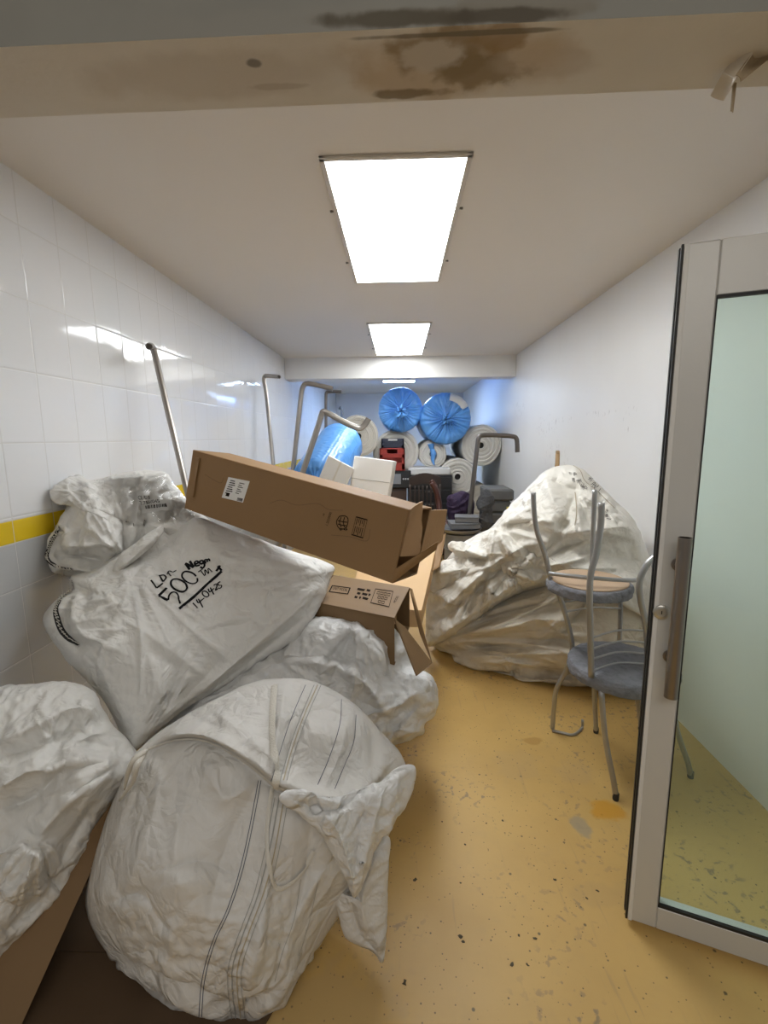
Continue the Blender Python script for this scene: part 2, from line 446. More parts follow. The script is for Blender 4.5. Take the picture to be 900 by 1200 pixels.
def text_mesh(s, o, u, v, size, align='LEFT'):
    """vertices and faces of flat lettering; o corner, u reading direction, v up (unit vectors)"""
    cd = bpy.data.curves.new('t', 'FONT'); cd.body = s; cd.size = 1.0; cd.align_x = align
    ob = bpy.data.objects.new('t', cd); C.objects.link(ob)
    dg = bpy.context.evaluated_depsgraph_get(); dg.update()
    me = ob.evaluated_get(dg).to_mesh()
    o, u, v = (np.asarray(x, float) for x in (o, u, v))
    V = [o + u * p.co.x * size + v * p.co.y * size for p in me.vertices]; Fc = [tuple(p.vertices) for p in me.polygons]
    bpy.data.objects.remove(ob); bpy.data.curves.remove(cd)
    return V, Fc
def unit(v): v = np.asarray(v, float); return v / np.linalg.norm(v)

#======================================================================= SETTING
XL, XR, ZC, YB = -1.47, 1.48, 2.52, 11.2
# floor material -----------------------------------------------------------
m, nt, b, new, lk = nodes_of('yellow_epoxy')
tc = new('ShaderNodeTexCoord').outputs['Object']
n1 = noise(nt, tc, 2.2, 6); n2 = noise(nt, tc, 14, 6); n3 = noise(nt, tc, 60, 3)
col = mixc(nt, ramp(nt, n1, .35, .7), (.60, .395, .135), (.53, .34, .112))
col = mixc(nt, mathn(nt, 'MULTIPLY', ramp(nt, n2, .52, .75), .35), col, (.50, .335, .13))
# scuffs: long scratches running along the room
mp = new('ShaderNodeMapping'); mp.inputs['Scale'].default_value = (9, .7, 1); mp.inputs['Rotation'].default_value = (0, 0, .35); lk(tc, mp.inputs[0])
sc = noise(nt, mp.outputs[0], 5, 6); scm = mathn(nt, 'MULTIPLY', ramp(nt, sc, .60, .72), ramp(nt, n1, .42, .62))
col = mixc(nt, mathn(nt, 'MULTIPLY', scm, .4), col, (.33, .24, .12))
# dirty worn patches
dirt = mathn(nt, 'MULTIPLY', ramp(nt, noise(nt, tc, 34, 8), .56, .64), ramp(nt, noise(nt, tc, 3.1, 3), .5, .66))
col = mixc(nt, mathn(nt, 'MULTIPLY', dirt, .75), col, (.22, .17, .11))
# specks
for s_, th in ((26, .10), (55, .13), (14, .055), (90, .15)):
    vo = new('ShaderNodeTexVoronoi'); vo.inputs['Scale'].default_value = s_; lk(tc, vo.inputs['Vector'])
    sp = ramp(nt, vo.outputs['Distance'], th * 1.6, th * .8)
    sel = new('ShaderNodeSeparateColor'); lk(vo.outputs['Color'], sel.inputs[0])
    sp = mathn(nt, 'MULTIPLY', sp, mathn(nt, 'GREATER_THAN', sel.outputs[0], .87))
    col = mixc(nt, mathn(nt, 'MULTIPLY', sp, .85), col, (.09, .075, .04))
for (px, py, rx, ry, cc, amt) in ((712, 950, .065, .05, (.56, .27, .015), .8), (682, 968, .035, .05, (.33, .28, .19), .75), (625, 868, .04, .03, (.42, .24, .06), .7),
                                  (605, 895, .10, .10, (.38, .30, .19), .15), (675, 905, .08, .07, (.36, .28, .18), .15), (375, 1190, .2, .12, (.45, .33, .18), .35), (700, 1050, .08, .04, (.3, .22, .12), .15)):
    p = atz(px, py); mk = blob(nt, tc, p, (rx, ry, 1), .5, .55, 16)
    col = mixc(nt, mathn(nt, 'MULTIPLY', mk, amt), col, cc)
lk(col, b.inputs['Base Color'])
lk(mathn(nt, 'ADD', mathn(nt, 'MULTIPLY', n1, .25), .30), b.inputs['Roughness'])
bp = new('ShaderNodeBump'); bp.inputs['Strength'].default_value = .12; bp.inputs['Distance'].default_value = .004; lk(mathn(nt, 'ADD', n2, mathn(nt, 'MULTIPLY', n3, .4)), bp.inputs['Height']); lk(bp.outputs[0], b.inputs['Normal'])
M_floor = m
struct(MB().slab((XL - .1, -2.2, -.1), (XR - XL + .2, 0, 0), (0, YB + 2.3, 0), (0, 0, .1)).build('floor', M_floor, origin=(0, 0, 0)))

# tiled left wall -----------------------------------------------------------
TW, TH, Z0 = .212, .278, 1.493
zs0, zs1 = atx(0, 641, XL)[2], atx(0, 613, XL)[2]
m, nt, b, new, lk = nodes_of('white_glazed_tile')
tc = new('ShaderNodeTexCoord').outputs['Object']; sx = new('ShaderNodeSeparateXYZ'); lk(tc, sx.inputs[0])
uy = mathn(nt, 'ADD', mathn(nt, 'DIVIDE', mathn(nt, 'SUBTRACT', sx.outputs[1], 1.92), TW), 50)
vz = mathn(nt, 'ADD', mathn(nt, 'DIVIDE', mathn(nt, 'SUBTRACT', sx.outputs[2], Z0), TH), 50)
fu = mathn(nt, 'FRACT', uy); fv = mathn(nt, 'FRACT', vz)
eu = mathn(nt, 'MULTIPLY', mathn(nt, 'MINIMUM', fu, mathn(nt, 'SUBTRACT', 1, fu)), TW)
ev = mathn(nt, 'MULTIPLY', mathn(nt, 'MINIMUM', fv, mathn(nt, 'SUBTRACT', 1, fv)), TH)
ed = mathn(nt, 'MINIMUM', eu, ev)
d1 = mathn(nt, 'ABSOLUTE', mathn(nt, 'SUBTRACT', sx.outputs[2], zs0)); d2 = mathn(nt, 'ABSOLUTE', mathn(nt, 'SUBTRACT', sx.outputs[2], zs1))
ed = mathn(nt, 'MINIMUM', ed, mathn(nt, 'MINIMUM', d1, d2))
gr = ramp(nt, ed, .0022, .0010)
stripe = mathn(nt, 'MULTIPLY', mathn(nt, 'GREATER_THAN', sx.outputs[2], zs0), mathn(nt, 'LESS_THAN', sx.outputs[2], zs1))
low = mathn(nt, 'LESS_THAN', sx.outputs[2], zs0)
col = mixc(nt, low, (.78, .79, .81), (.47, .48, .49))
col = mixc(nt, stripe, col, (.74, .52, .015))
col = mixc(nt, mathn(nt, 'MULTIPLY', gr, .75), col, (.60, .59, .57))
lk(col, b.inputs['Base Color'])
lk(mathn(nt, 'ADD', .07, mathn(nt, 'MULTIPLY', gr, .5)), b.inputs['Roughness'])
cu = new('ShaderNodeCombineXYZ'); lk(mathn(nt, 'FLOOR', uy), cu.inputs[0]); lk(mathn(nt, 'FLOOR', vz), cu.inputs[1])
wn = new('ShaderNodeTexWhiteNoise'); lk(cu.outputs[0], wn.inputs['Vector'])
vm = new('ShaderNodeVectorMath', operation='SUBTRACT'); lk(wn.outputs['Color'], vm.inputs[0]); vm.inputs[1].default_value = (.5, .5, .5)
vs = new('ShaderNodeVectorMath', operation='SCALE'); lk(vm.outputs[0], vs.inputs[0]); vs.inputs[3].default_value = .022
bp = new('ShaderNodeBump'); bp.inputs['Strength'].default_value = .5; bp.inputs['Distance'].default_value = .004
hh = mathn(nt, 'SUBTRACT', mathn(nt, 'MULTIPLY', noise(nt, tc, 7, 2), .55), mathn(nt, 'MULTIPLY', ramp(nt, ed, .006, .0), .5)); lk(hh, bp.inputs['Height'])
va = new('ShaderNodeVectorMath', operation='ADD'); lk(bp.outputs[0], va.inputs[0]); lk(vs.outputs[0], va.inputs[1])
vn = new('ShaderNodeVectorMath', operation='NORMALIZE'); lk(va.outputs[0], vn.inputs[0]); lk(vn.outputs[0], b.inputs['Normal'])
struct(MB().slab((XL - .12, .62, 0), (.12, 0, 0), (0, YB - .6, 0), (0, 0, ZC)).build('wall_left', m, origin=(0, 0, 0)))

# painted right wall ----------------------------------------------------------
m, nt, b, new, lk = nodes_of('white_wall_paint')
tc = new('ShaderNodeTexCoord').outputs['Object']
col = mixc(nt, ramp(nt, noise(nt, tc, 1.3, 3), .3, .75), (.79, .79, .785), (.76, .755, .745))
for (px, py, ry, rz) in ((640, 500, .35, .10), (660, 492, .25, .03), (650, 535, .3, .14), (608, 480, .25, .12), (735, 490, .12, .08), (700, 485, .3, .02)):
    p = atx(px, py, XR)
    mp = new('ShaderNodeMapping'); mp.inputs['Scale'].default_value = (1, 6, 2.2); mp.inputs['Rotation'].default_value = (.3, 0, 0); lk(tc, mp.inputs[0])
    mk = mathn(nt, 'MULTIPLY', blob(nt, tc, p, (1, ry, rz), .8, .4, 6), ramp(nt, noise(nt, mp.outputs[0], 9, 5), .60, .68))
    col = mixc(nt, mathn(nt, 'MULTIPLY', mk, .55), col, (.36, .33, .32))
lk(col, b.inputs['Base Color']); b.inputs['Roughness'].default_value = .45
bp = new('ShaderNodeBump'); bp.inputs['Strength'].default_value = .15; bp.inputs['Distance'].default_value = .004; lk(noise(nt, tc, 5, 6), bp.inputs['Height']); lk(bp.outputs[0], b.inputs['Normal'])
M_wall = m
struct(MB().slab((XR, .62, 0), (.12, 0, 0), (0, YB - .6, 0), (0, 0, ZC)).build('wall_right', M_wall, origin=(0, 0, 0)))
struct(MB().slab((XL - .1, YB, 0), (XR - XL + .2, 0, 0), (0, .12, 0), (0, 0, ZC)).build('wall_back', M_wall, origin=(0, 0, 0)))
# ceiling, far beam ------------------------------------------------------------
M_ceil = mat('ceiling_paint', (.74, .70, .655), .6, var=.25, var_scale=1.2, var_col=(.70, .655, .60), bump=.1, bump_scale=7)
struct(MB().slab((XL - .1, .62, ZC), (XR - XL + .2, 0, 0), (0, YB - .5, 0), (0, 0, .1)).build('ceiling', M_ceil, origin=(0, 0, 0)))
yb = 6.2; zb = at(468, 443, yb)[2]
struct(MB().slab((XL, yb, zb), (XR - XL, 0, 0), (0, .28, 0), (0, 0, ZC - zb + .01), .006).build('beam_ceiling', mat('beam_paint', (.78, .77, .75), .55, bump=.1, bump_scale=6), origin=(0, yb, zb)))
# lintel over the opening (water stained) --------------------------------------
yi = 0.98
pL, pR = at(0, 138, yi), at(840, 103, yi); zl = (pL[2] + pR[2]) / 2
sl = (pR[2] - pL[2]) / (pR[0] - pL[0])
po = atz(450, 34, zl); yo = po[1]
m, nt, b, new, lk = nodes_of('stained_lintel_plaster')
tc = new('ShaderNodeTexCoord').outputs['Object']
base = mixc(nt, ramp(nt, noise(nt, tc, 3, 4), .35, .7), (.67, .615, .535), (.63, .57, .485))
for (px, py, rx, ry, cc, amt, wob, sc_) in (
        (265, 88, .22, .05, (.45, .37, .28), .4, .5, 9), (540, 78, .17, .075, (.42, .28, .13), .6, .5, 9), (520, 62, .085, .05, (.24, .165, .08), .75, .6, 18), (565, 85, .07, .04, (.22, .15, .065), .8, .7, 22),
        (480, 110, .06, .012, (.18, .12, .05), .8, .6, 24), (585, 48, .04, .03, (.28, .17, .06), .75, .6, 20), (505, 66, .05, .03, (.55, .48, .39), .8, .5, 26), (298, 73, .012, .009, (.13, .11, .09), .8, .3, 30),
        (545, 40, .14, .005, (.13, .10, .06), .75, .5, 14), (640, 75, .09, .03, (.47, .38, .28), .5, .5, 12), (330, 100, .05, .008, (.38, .30, .22), .5, .5, 20)):
    p = atz(px, py, zl); mk = blob(nt, tc, p, (rx, ry, 1), .55, wob, sc_)
    base = mixc(nt, mathn(nt, 'MULTIPLY', mk, amt), base, cc)
sx = new('ShaderNodeSeparateXYZ'); lk(tc, sx.inputs[0]); 
lk(base, b.inputs['Base Color']); b.inputs['Roughness'].default_value = .7
bp = new('ShaderNodeBump'); bp.inputs['Strength'].default_value = .35; bp.inputs['Distance'].default_value = .006; lk(noise(nt, tc, 22, 7), bp.inputs['Height']); lk(bp.outputs[0], b.inputs['Normal'])
M_lint = m
m, nt, b, new, lk = nodes_of('grey_corridor_paint')
tc = new('ShaderNodeTexCoord').outputs['Object']
base = mixc(nt, ramp(nt, noise(nt, tc, 4, 4), .35, .7), (.27, .265, .235), (.24, .235, .21))
for (px, py, rx, rz, cc, amt) in ((520, 18, .22, .012, (.17, .15, .12), .8), (330, 28, .22, .02, (.26, .25, .22), .8), (620, 8, .10, .03, (.23, .21, .17), .75), (470, 22, .12, .012, (.08, .065, .04), .85), (590, 18, .09, .010, (.07, .055, .035), .85)):
    p = at(px, py, yo); mk = blob(nt, tc, p, (rx, 1, rz), .6, .5, 18)
    base = mixc(nt, mathn(nt, 'MULTIPLY', mk, amt), base, cc)
lk(base, b.inputs['Base Color']); b.inputs['Roughness'].default_value = .75
M_corr = m
V = []; 
for x in (XL - .1, XR + .1):
    dz = sl * x
    V += [(x, yi, zl + dz), (x, yo, zl + dz + (.0)), (x, yo, 2.95), (x, yi, 2.95)]
o = obj('wall_front', V, [(0, 1, 5, 4)[::-1], (1, 2, 6, 5)[::-1], (2, 3, 7, 6)[::-1], (3, 0, 4, 7)[::-1], (0, 3, 2, 1), (4, 5, 6, 7)], [M_lint, M_corr], smooth=False, origin=(0, 0, 0))
o.data.polygons[1].material_index = 1; struct(o)

#======================================================================= CEILING LIGHTS
def emit(name, col, st):
    m = bpy.data.materials.new(name); m.use_nodes = True; nt = m.node_tree; nt.nodes.clear()
    e = nt.nodes.new('ShaderNodeEmission'); e.inputs[0].default_value = (*col, 1); e.inputs[1].default_value = st
    out = nt.nodes.new('ShaderNodeOutputMaterial'); nt.links.new(e.outputs[0], out.inputs[0]); return m
M_frame = mat('lamp_frame_white', (.62, .58, .53), .45); M_screw = mat('screw_steel', (.2, .19, .18), .4, .8)
def ceiling_light(label, x0, x1, y0, y1, em):
    t = thing('ceiling_light', label, 'ceiling light', ((x0 + x1) / 2, (y0 + y1) / 2, ZC - .03), 'recessed ceiling light panels')
    f = MB(); w = .022; h = .012
    f.slab((x0, y0, ZC - h), (x1 - x0, 0, 0), (0, w, 0), (0, 0, h), .003).slab((x0, y1 - w, ZC - h), (x1 - x0, 0, 0), (0, w, 0), (0, 0, h), .003)
    f.slab((x0, y0, ZC - h), (w, 0, 0), (0, y1 - y0, 0), (0, 0, h), .003).slab((x1 - w, y0, ZC - h), (w, 0, 0), (0, y1 - y0, 0), (0, 0, h), .003)
    f.build('frame', M_frame, t)
    MB().slab((x0 + w * .8, y0 + w * .8, ZC - .010), (x1 - x0 - w * 1.6, 0, 0), (0, y1 - y0 - w * 1.6, 0), (0, 0, .009)).build('diffuser', em, t)
    for sx_ in (x0 - .012, x1 + .012):
        for fr in (.3, .75):
            y = y0 + (y1 - y0) * fr
            k = MB().lathe((sx_, y, ZC - .008), (0, 0, 1), [(0, .002), (.001, .006), (.008, .006)], 10); k.slab((min(sx_, sx_ + (.02 if sx_ < 0 else -.02)), y - .006, ZC - .005), (.02, 0, 0), (0, .012, 0), (0, 0, .004))
            k.build('mounting_clip', M_screw, t)
EM = emit('panel_glow', *PANEL); EMF = emit('panel_glow_far', *PANEL_FAR)
ceiling_light('large bright rectangular ceiling light panel nearest the stained lintel', -.293, .272, 1.885, 3.295, EM)
ceiling_light('second bright ceiling light panel just in front of the far ceiling beam', -.293, .297, 4.41, 6.04, EM)
ceiling_light('farthest ceiling light panel half hidden behind the far ceiling beam', -.31, .30, 7.5, 8.95, EMF)

#======================================================================= GLASS DOOR
DP = atz(732, 1082); DP[2] = 0.0; e2 = atz(900, 1140); DU = unit([e2[0] - DP[0], e2[1] - DP[1], 0]); DN = np.array([DU[1], -DU[0], 0]);
if DN[1] > 0: DN = -DN            # towards the camera
DZ = np.array([0, 0, 1.0]); DW = (XR - .02 - DP[0]) / DU[0]; DH = 1.965; DT = .045
def dpt(u, z, n=0.0): return DP + DU * u + DZ * z + DN * n
M_alu = mat('door_aluminium', (.60, .60, .585), .38, .1, var=.15, var_scale=3, var_col=(.52, .52, .51), bump=.03, bump_scale=120)
M_alu2 = mat('door_edge_highlight', (.74, .74, .73), .45)  # rounded edge return of the door, its highlight put into a whiter colour
M_black = mat('black_gasket', (.012, .012, .012), .6)
M_steel = mat('brushed_steel', (.30, .27, .245), .3, 1.0, var=.2, var_scale=30, var_col=(.24, .215, .195))
door = struct(bpy.data.objects.new('door_1', None)); C.objects.link(door); door.location = tuple(DP); ROOTLOC['door_1'] = DP.copy()
tag(door, 'open aluminium framed glass door with a long steel pull handle', 'door', kind='structure')
SW, TR, BR = .078, .128, .075
z0 = .018
f = MB()
f.slab(dpt(.006, z0, -DT), DU * SW, DZ * (DH - z0), DN * DT, .004)
f.slab(dpt(DW - SW, z0, -DT), DU * SW, DZ * (DH - z0), DN * DT, .004)
f.slab(dpt(.006 + SW, DH - TR, -DT), DU * (DW - 2 * SW - .004), DZ * TR, DN * (DT - .001), .002)
f.slab(dpt(.006 + SW, z0, -DT), DU * (DW - 2 * SW - .004), DZ * BR, DN * (DT - .001), .002)
f.build('door_frame', M_alu, door)
MB().slab(dpt(.007, z0 + .001, -.001), DU * .011, DZ * (DH - z0 - .002), DN * .003, .001).build('edge_return_highlight', M_alu2, door)
MB().slab(dpt(0, z0, -DT * .98), DU * .006, DZ * (DH - z0), DN * DT * .35).slab(dpt(.001, z0, -DT * .3), DU * .005, DZ * (DH - z0), DN * .012).build('edge_seal', M_black, door)
g = MB(); gz0, gz1, gu0, gu1 = z0 + BR, DH - TR, .006 + SW, DW - SW
g.slab(dpt(gu0, gz1 - .007, -.012), DU * (gu1 - gu0), DZ * .007, DN * .012); g.slab(dpt(gu0, gz0, -.012), DU * (gu1 - gu0), DZ * .009, DN * .010)
g.slab(dpt(gu0, gz0, -.012), DU * .003, DZ * (gz1 - gz0), DN * .010)
g.build('gasket', M_black, door)
m = bpy.data.materials.new('green_tint_glass'); m.use_nodes = True; nt = m.node_tree; nt.nodes.clear()
tr = nt.nodes.new('ShaderNodeBsdfTransparent'); tr.inputs[0].default_value = (.76, .90, .825, 1)
gl = nt.nodes.new('ShaderNodeBsdfGlossy'); gl.inputs[0].default_value = (.9, 1, .97, 1); gl.inputs['Roughness'].default_value = .03
df = nt.nodes.new('ShaderNodeBsdfDiffuse'); df.inputs[0].default_value = (.55, .78, .70, 1)
m1 = nt.nodes.new('ShaderNodeMixShader'); m1.inputs[0].default_value = .10; nt.links.new(tr.outputs[0], m1.inputs[1]); nt.links.new(df.outputs[0], m1.inputs[2])
fr = nt.nodes.new('ShaderNodeFresnel'); fr.inputs[0].default_value = 1.45
m2 = nt.nodes.new('ShaderNodeMixShader'); nt.links.new(fr.outputs[0], m2.inputs[0]); nt.links.new(m1.outputs[0], m2.inputs[1]); nt.links.new(gl.outputs[0], m2.inputs[2])
out = nt.nodes.new('ShaderNodeOutputMaterial'); nt.links.new(m2.outputs[0], out.inputs[0]); M_glass = m
k = [dpt(gu0 - .004, gz0 - .004, -.022), dpt(gu1 + .004, gz0 - .004, -.022), dpt(gu1 + .004, gz1 + .004, -.022), dpt(gu0 - .004, gz1 + .004, -.022)]
obj('glass_pane', k, [(0, 1, 2, 3)], M_glass, door, smooth=False)
# pull handle
def on_door(px, py, n=0.0):
    v = ray(px, py); q = DP + DN * n; t = np.dot(q - EYE, DN) / np.dot(v, DN); return EYE + v * t
ht = on_door(803, 630, .055); hb = on_door(786, 817, .055); hu = (np.dot(ht - DP, DU) + np.dot(hb - DP, DU)) / 2
zt, zbm = ht[2], hb[2]
hd = MB().tube([dpt(hu, zbm, .055), dpt(hu, zt, .055)], .0165, 20, 4, hollow=.86).build('handle', M_steel, door, True); auto_smooth(hd)
for py, px in ((661, 791), (768, 779)):
    zq = on_door(px, py, .0)[2]
    so = MB().tube([dpt(hu - .0, zq, 0.0), dpt(hu, zq, .050)], .010, 14, 2).lathe(dpt(hu, zq, 0), DN, [(0, .018), (.005, .018), (.006, .012)], 18).build('standoff', M_steel, hd); auto_smooth(so)
lp = on_door(775, 717, 0)
lkp = MB().lathe(lp, DN, [(0, .021), (.006, .020), (.008, .017), (.008, .0105), (.0065, .010), (.0065, .001)], 28).build('lock_cylinder', mat('lock_satin', (.55, .54, .50), .3, .8), door); auto_smooth(lkp)
MB().slab(lp + DN * .0066 - DU * .0012 - DZ * .005, DU * .0024, DZ * .010, DN * .0006).build('keyhole', M_black, lkp)
#==================PART2
#======================================================================= CLOTH AND CARDBOARD MATERIALS
def cloth_mat(name, col, dirt=(.50, .44, .35), dirt_amt=.35, rough=.5, fine=.55, fscale=20, spec=.35, sheen=.0):
    m, nt, b, new, lk = nodes_of(name)
    tc = new('ShaderNodeTexCoord').outputs['Object']
    n1 = noise(nt, tc, 2.6, 5); n2 = noise(nt, tc, 11, 6)
    d = mathn(nt, 'MULTIPLY', ramp(nt, n1, .46, .72), ramp(nt, n2, .35, .7))
    lk(mixc(nt, mathn(nt, 'MULTIPLY', d, dirt_amt), col, dirt), b.inputs['Base Color'])
    b.inputs['Roughness'].default_value = rough; b.inputs['Specular IOR Level'].default_value = spec
    b.inputs['Sheen Weight'].default_value = sheen
    wp = new('ShaderNodeTexNoise'); wp.inputs['Scale'].default_value = 6; wp.inputs['Detail'].default_value = 2; lk(tc, wp.inputs['Vector'])
    wa = new('ShaderNodeVectorMath', operation='MULTIPLY_ADD'); lk(wp.outputs['Color'], wa.inputs[0]); wa.inputs[1].default_value = (.16, .16, .16); lk(tc, wa.inputs[2])
    h = None
    for s_, amt in ((7, .26), (17, .26), (41, .18)):
        vo = new('ShaderNodeTexVoronoi', feature='DISTANCE_TO_EDGE'); vo.inputs['Scale'].default_value = s_; lk(wa.outputs[0], vo.inputs['Vector'])
        gate = ramp(nt, noise(nt, tc, s_ * .45, 2), .38, .62)
        t = mathn(nt, 'MULTIPLY', mathn(nt, 'MULTIPLY', vo.outputs['Distance'], amt / s_), gate); h = t if h is None else mathn(nt, 'ADD', h, t)
    h = mathn(nt, 'ADD', h, mathn(nt, 'MULTIPLY', noise(nt, tc, 150, 3), .0006))
    bp = new('ShaderNodeBump'); bp.inputs['Strength'].default_value = min(1, fine * 1.6); bp.inputs['Distance'].default_value = 1.0
    lk(h, bp.inputs['Height']); lk(bp.outputs[0], b.inputs['Normal'])
    return m
M_sack = cloth_mat('white_woven_sack', (.73, .725, .70), dirt_amt=.25)
M_sack2 = cloth_mat('white_bulk_bag', (.70, .69, .665), (.46, .41, .34), .45)
M_film = cloth_mat('crinkled_plastic', (.72, .725, .72), (.55, .52, .47), .3, rough=.32, fine=.6, fscale=20, spec=.5)
M_cream = cloth_mat('cream_woven_sack', (.76, .735, .675), (.54, .48, .38), .4)
M_dirty = cloth_mat('soiled_cream_sack', (.70, .65, .56), (.36, .29, .21), .75)
M_ink = mat('black_marker', (.012, .012, .014), .8, spec=.1)
M_stripe_n = mat('navy_thread', (.05, .065, .12), .6); M_stripe_g = mat('grey_thread', (.36, .36, .34), .6); M_tan = mat('tan_thread', (.47, .40, .28), .6)
M_strap = mat('woven_strap', (.70, .675, .61), .6, bump=.3, bump_scale=220)
M_hem = mat('black_hem_tape', (.018, .018, .02), .6)
def card(name, col, dark):
    m = mat(name, col, .62, var=.35, var_scale=3.0, var_col=dark, bump=.12, bump_scale=9, spec=.3); return m
M_card = card('brown_cardboard', (.285, .17, .078), (.235, .138, .062))
M_card2 = card('dull_brown_cardboard', (.22, .138, .068), (.18, .11, .052))
M_card_shade = card('shaded_brown_cardboard', (.10, .062, .034), (.07, .043, .024))  # brown cardboard with the shade under the sacks put into its colour
M_card3 = card('tan_cardboard', (.66, .44, .23), (.60, .39, .20))
M_cardin = card('kraft_liner', (.42, .27, .145), (.36, .22, .115))
M_paper = mat('label_paper', (.82, .82, .80), .4); M_print = mat('printed_ink', (.022, .016, .012), .9, spec=.05)
M_white = mat('white_carton', (.80, .80, .79), .45, bump=.1, bump_scale=8)
M_tube = mat('dull_tube_steel', (.36, .335, .31), .36, .9, var=.35, var_scale=9, var_col=(.25, .21, .18))
M_dtube = mat('dark_tube_steel', (.16, .145, .135), .42, .8)
M_chrome = mat('grey_chair_tube', (.42, .42, .425), .34, .85, var=.2, var_scale=12, var_col=(.30, .28, .26))

# decals on rays --------------------------------------------------------------
def hit(on, px, py):
    d = Vector(ray(px, py)).normalized(); h = BVH[on.name].ray_cast(Vector(EYE), d)
    if h[0] is None: return None, None
    n = np.array(h[1]); n = n if n.dot(np.array(d)) < 0 else -n
    return np.array(h[0]), n
def bil(q, u, v):
    q = [np.array(x, float) for x in q]
    return (q[0] * (1 - u) + q[1] * u) * (1 - v) + (q[3] * (1 - u) + q[2] * u) * v
def decal(name, on, quad, m, parent, nx=8, ny=8, off=.002, bumpy=0.0, label=None, seed=3):
    """thin sheet lying on a surface; quad: top-left, top-right, bottom-right, bottom-left"""
    V = []; ok = []
    for j in range(ny + 1):
        for i in range(nx + 1):
            p = bil(quad, i / nx, j / ny); l, n = hit(on, *p)
            ok.append(l is not None); V.append(l + n * off if l is not None else EYE * 0)
    V = np.array(V)
    if bumpy:
        V = V + (crumple(V, .05, seed) * bumpy)[:, None] * np.array([0.2, -1, .3])
    Fc = []
    for j in range(ny):
        for i in range(nx):
            f = (j * (nx + 1) + i, (j + 1) * (nx + 1) + i, (j + 1) * (nx + 1) + i + 1, j * (nx + 1) + i + 1)
            if all(ok[k] for k in f): Fc.append(f)
    used = sorted({k for f in Fc for k in f}); mp = {k: i for i, k in enumerate(used)}
    o = obj(name, [V[k] for k in used], [tuple(mp[k] for k in f) for f in Fc], m, parent)
    if label: o['label'] = label
    return o
def marks(name, on, items, m, parent, off=.0028):
    """printed marks: ('t', text, quad) lettering or ('r', quad) filled patch or ('l', quad, w) outline"""
    V = []; Fc = []
    def put(P2, fs):
        L = []
        for p in P2:
            l, n = hit(on, *p)
            if l is None: return
            L.append(l + n * off)
        k = len(V); V.extend(L); Fc.extend(tuple(i + k for i in f) for f in fs)
    for it in items:
        if it[0] == 't':
            tv, tf = text_mesh(it[1], (0, 0, 0), (1, 0, 0), (0, 1, 0), 1.0)
            if not tv: continue
            tv = np.array(tv); mn, mx = tv.min(0), tv.max(0); q = it[2]
            P2 = [bil(q, (p[0] - mn[0]) / (mx[0] - mn[0] + 1e-9), 1 - (p[1] - mn[1]) / (mx[1] - mn[1] + 1e-9)) for p in tv]; put(P2, tf)
        elif it[0] == 'r': put(it[1], [(0, 3, 2, 1)])
        elif it[0] == 'l':
            q = it[1]; w = it[2]
            for (a, b_, c_, d_) in ((0, 0, 1, w), (0, 1 - w, 1, 1), (0, w, w * .5, 1 - w), (1 - w * .5, w, 1, 1 - w)):
                put([bil(q, a, b_), bil(q, c_, b_), bil(q, c_, d_), bil(q, a, d_)], [(0, 3, 2, 1)])
    return obj(name, V, Fc, m, parent, smooth=False)
def sheet(corners, th, bow=0.0, n=10, seed=None, rag=0.0):
    """bent thin board through four (px, py, Y) or xyz corners; returns an MB"""
    Q = [at(*c) if not isinstance(c, np.ndarray) else c for c in corners]; R = random.Random(seed or 1)
    nn = unit(np.cross(Q[1] - Q[0], Q[3] - Q[0])); A = []
    for j in range(n + 1):
        for i in range(n + 1):
            u, v = i / n, j / n; p = bil(Q, u, v) + nn * bow * math.sin(math.pi * u) * math.sin(math.pi * v + .3)
            if rag and i == n: p = p + (Q[1] - Q[0]) * R.uniform(-rag, rag)
            A.append(p)
    K = (n + 1) ** 2; V = [p + nn * th / 2 for p in A] + [p - nn * th / 2 for p in A]; Fc = []
    for j in range(n):
        for i in range(n):
            a, b = j * (n + 1) + i, (j + 1) * (n + 1) + i; Fc += [(a, a + 1, b + 1, b), (K + a, K + b, K + b + 1, K + a + 1)]
    bd = [i for i in range(n)] + [i * (n + 1) + n for i in range(n)] + [n * (n + 1) + n - i for i in range(n)] + [(n - i) * (n + 1) for i in range(n)]
    for i in range(len(bd)):
        a, b = bd[i], bd[(i + 1) % len(bd)]; Fc.append((b, a, K + a, K + b))
    return MB().add(V, Fc)
def reg(o, V, Fc): BVH[o.name] = BVHTree.FromPolygons([tuple(v) for v in V], Fc)
def build_reg(mb, name, m, parent=None, smooth=False, origin=None):
    o = mb.build(name, m, parent, smooth, origin); reg(o, mb.v, mb.f); return o

#======================================================================= LEFT PILE
G1 = None
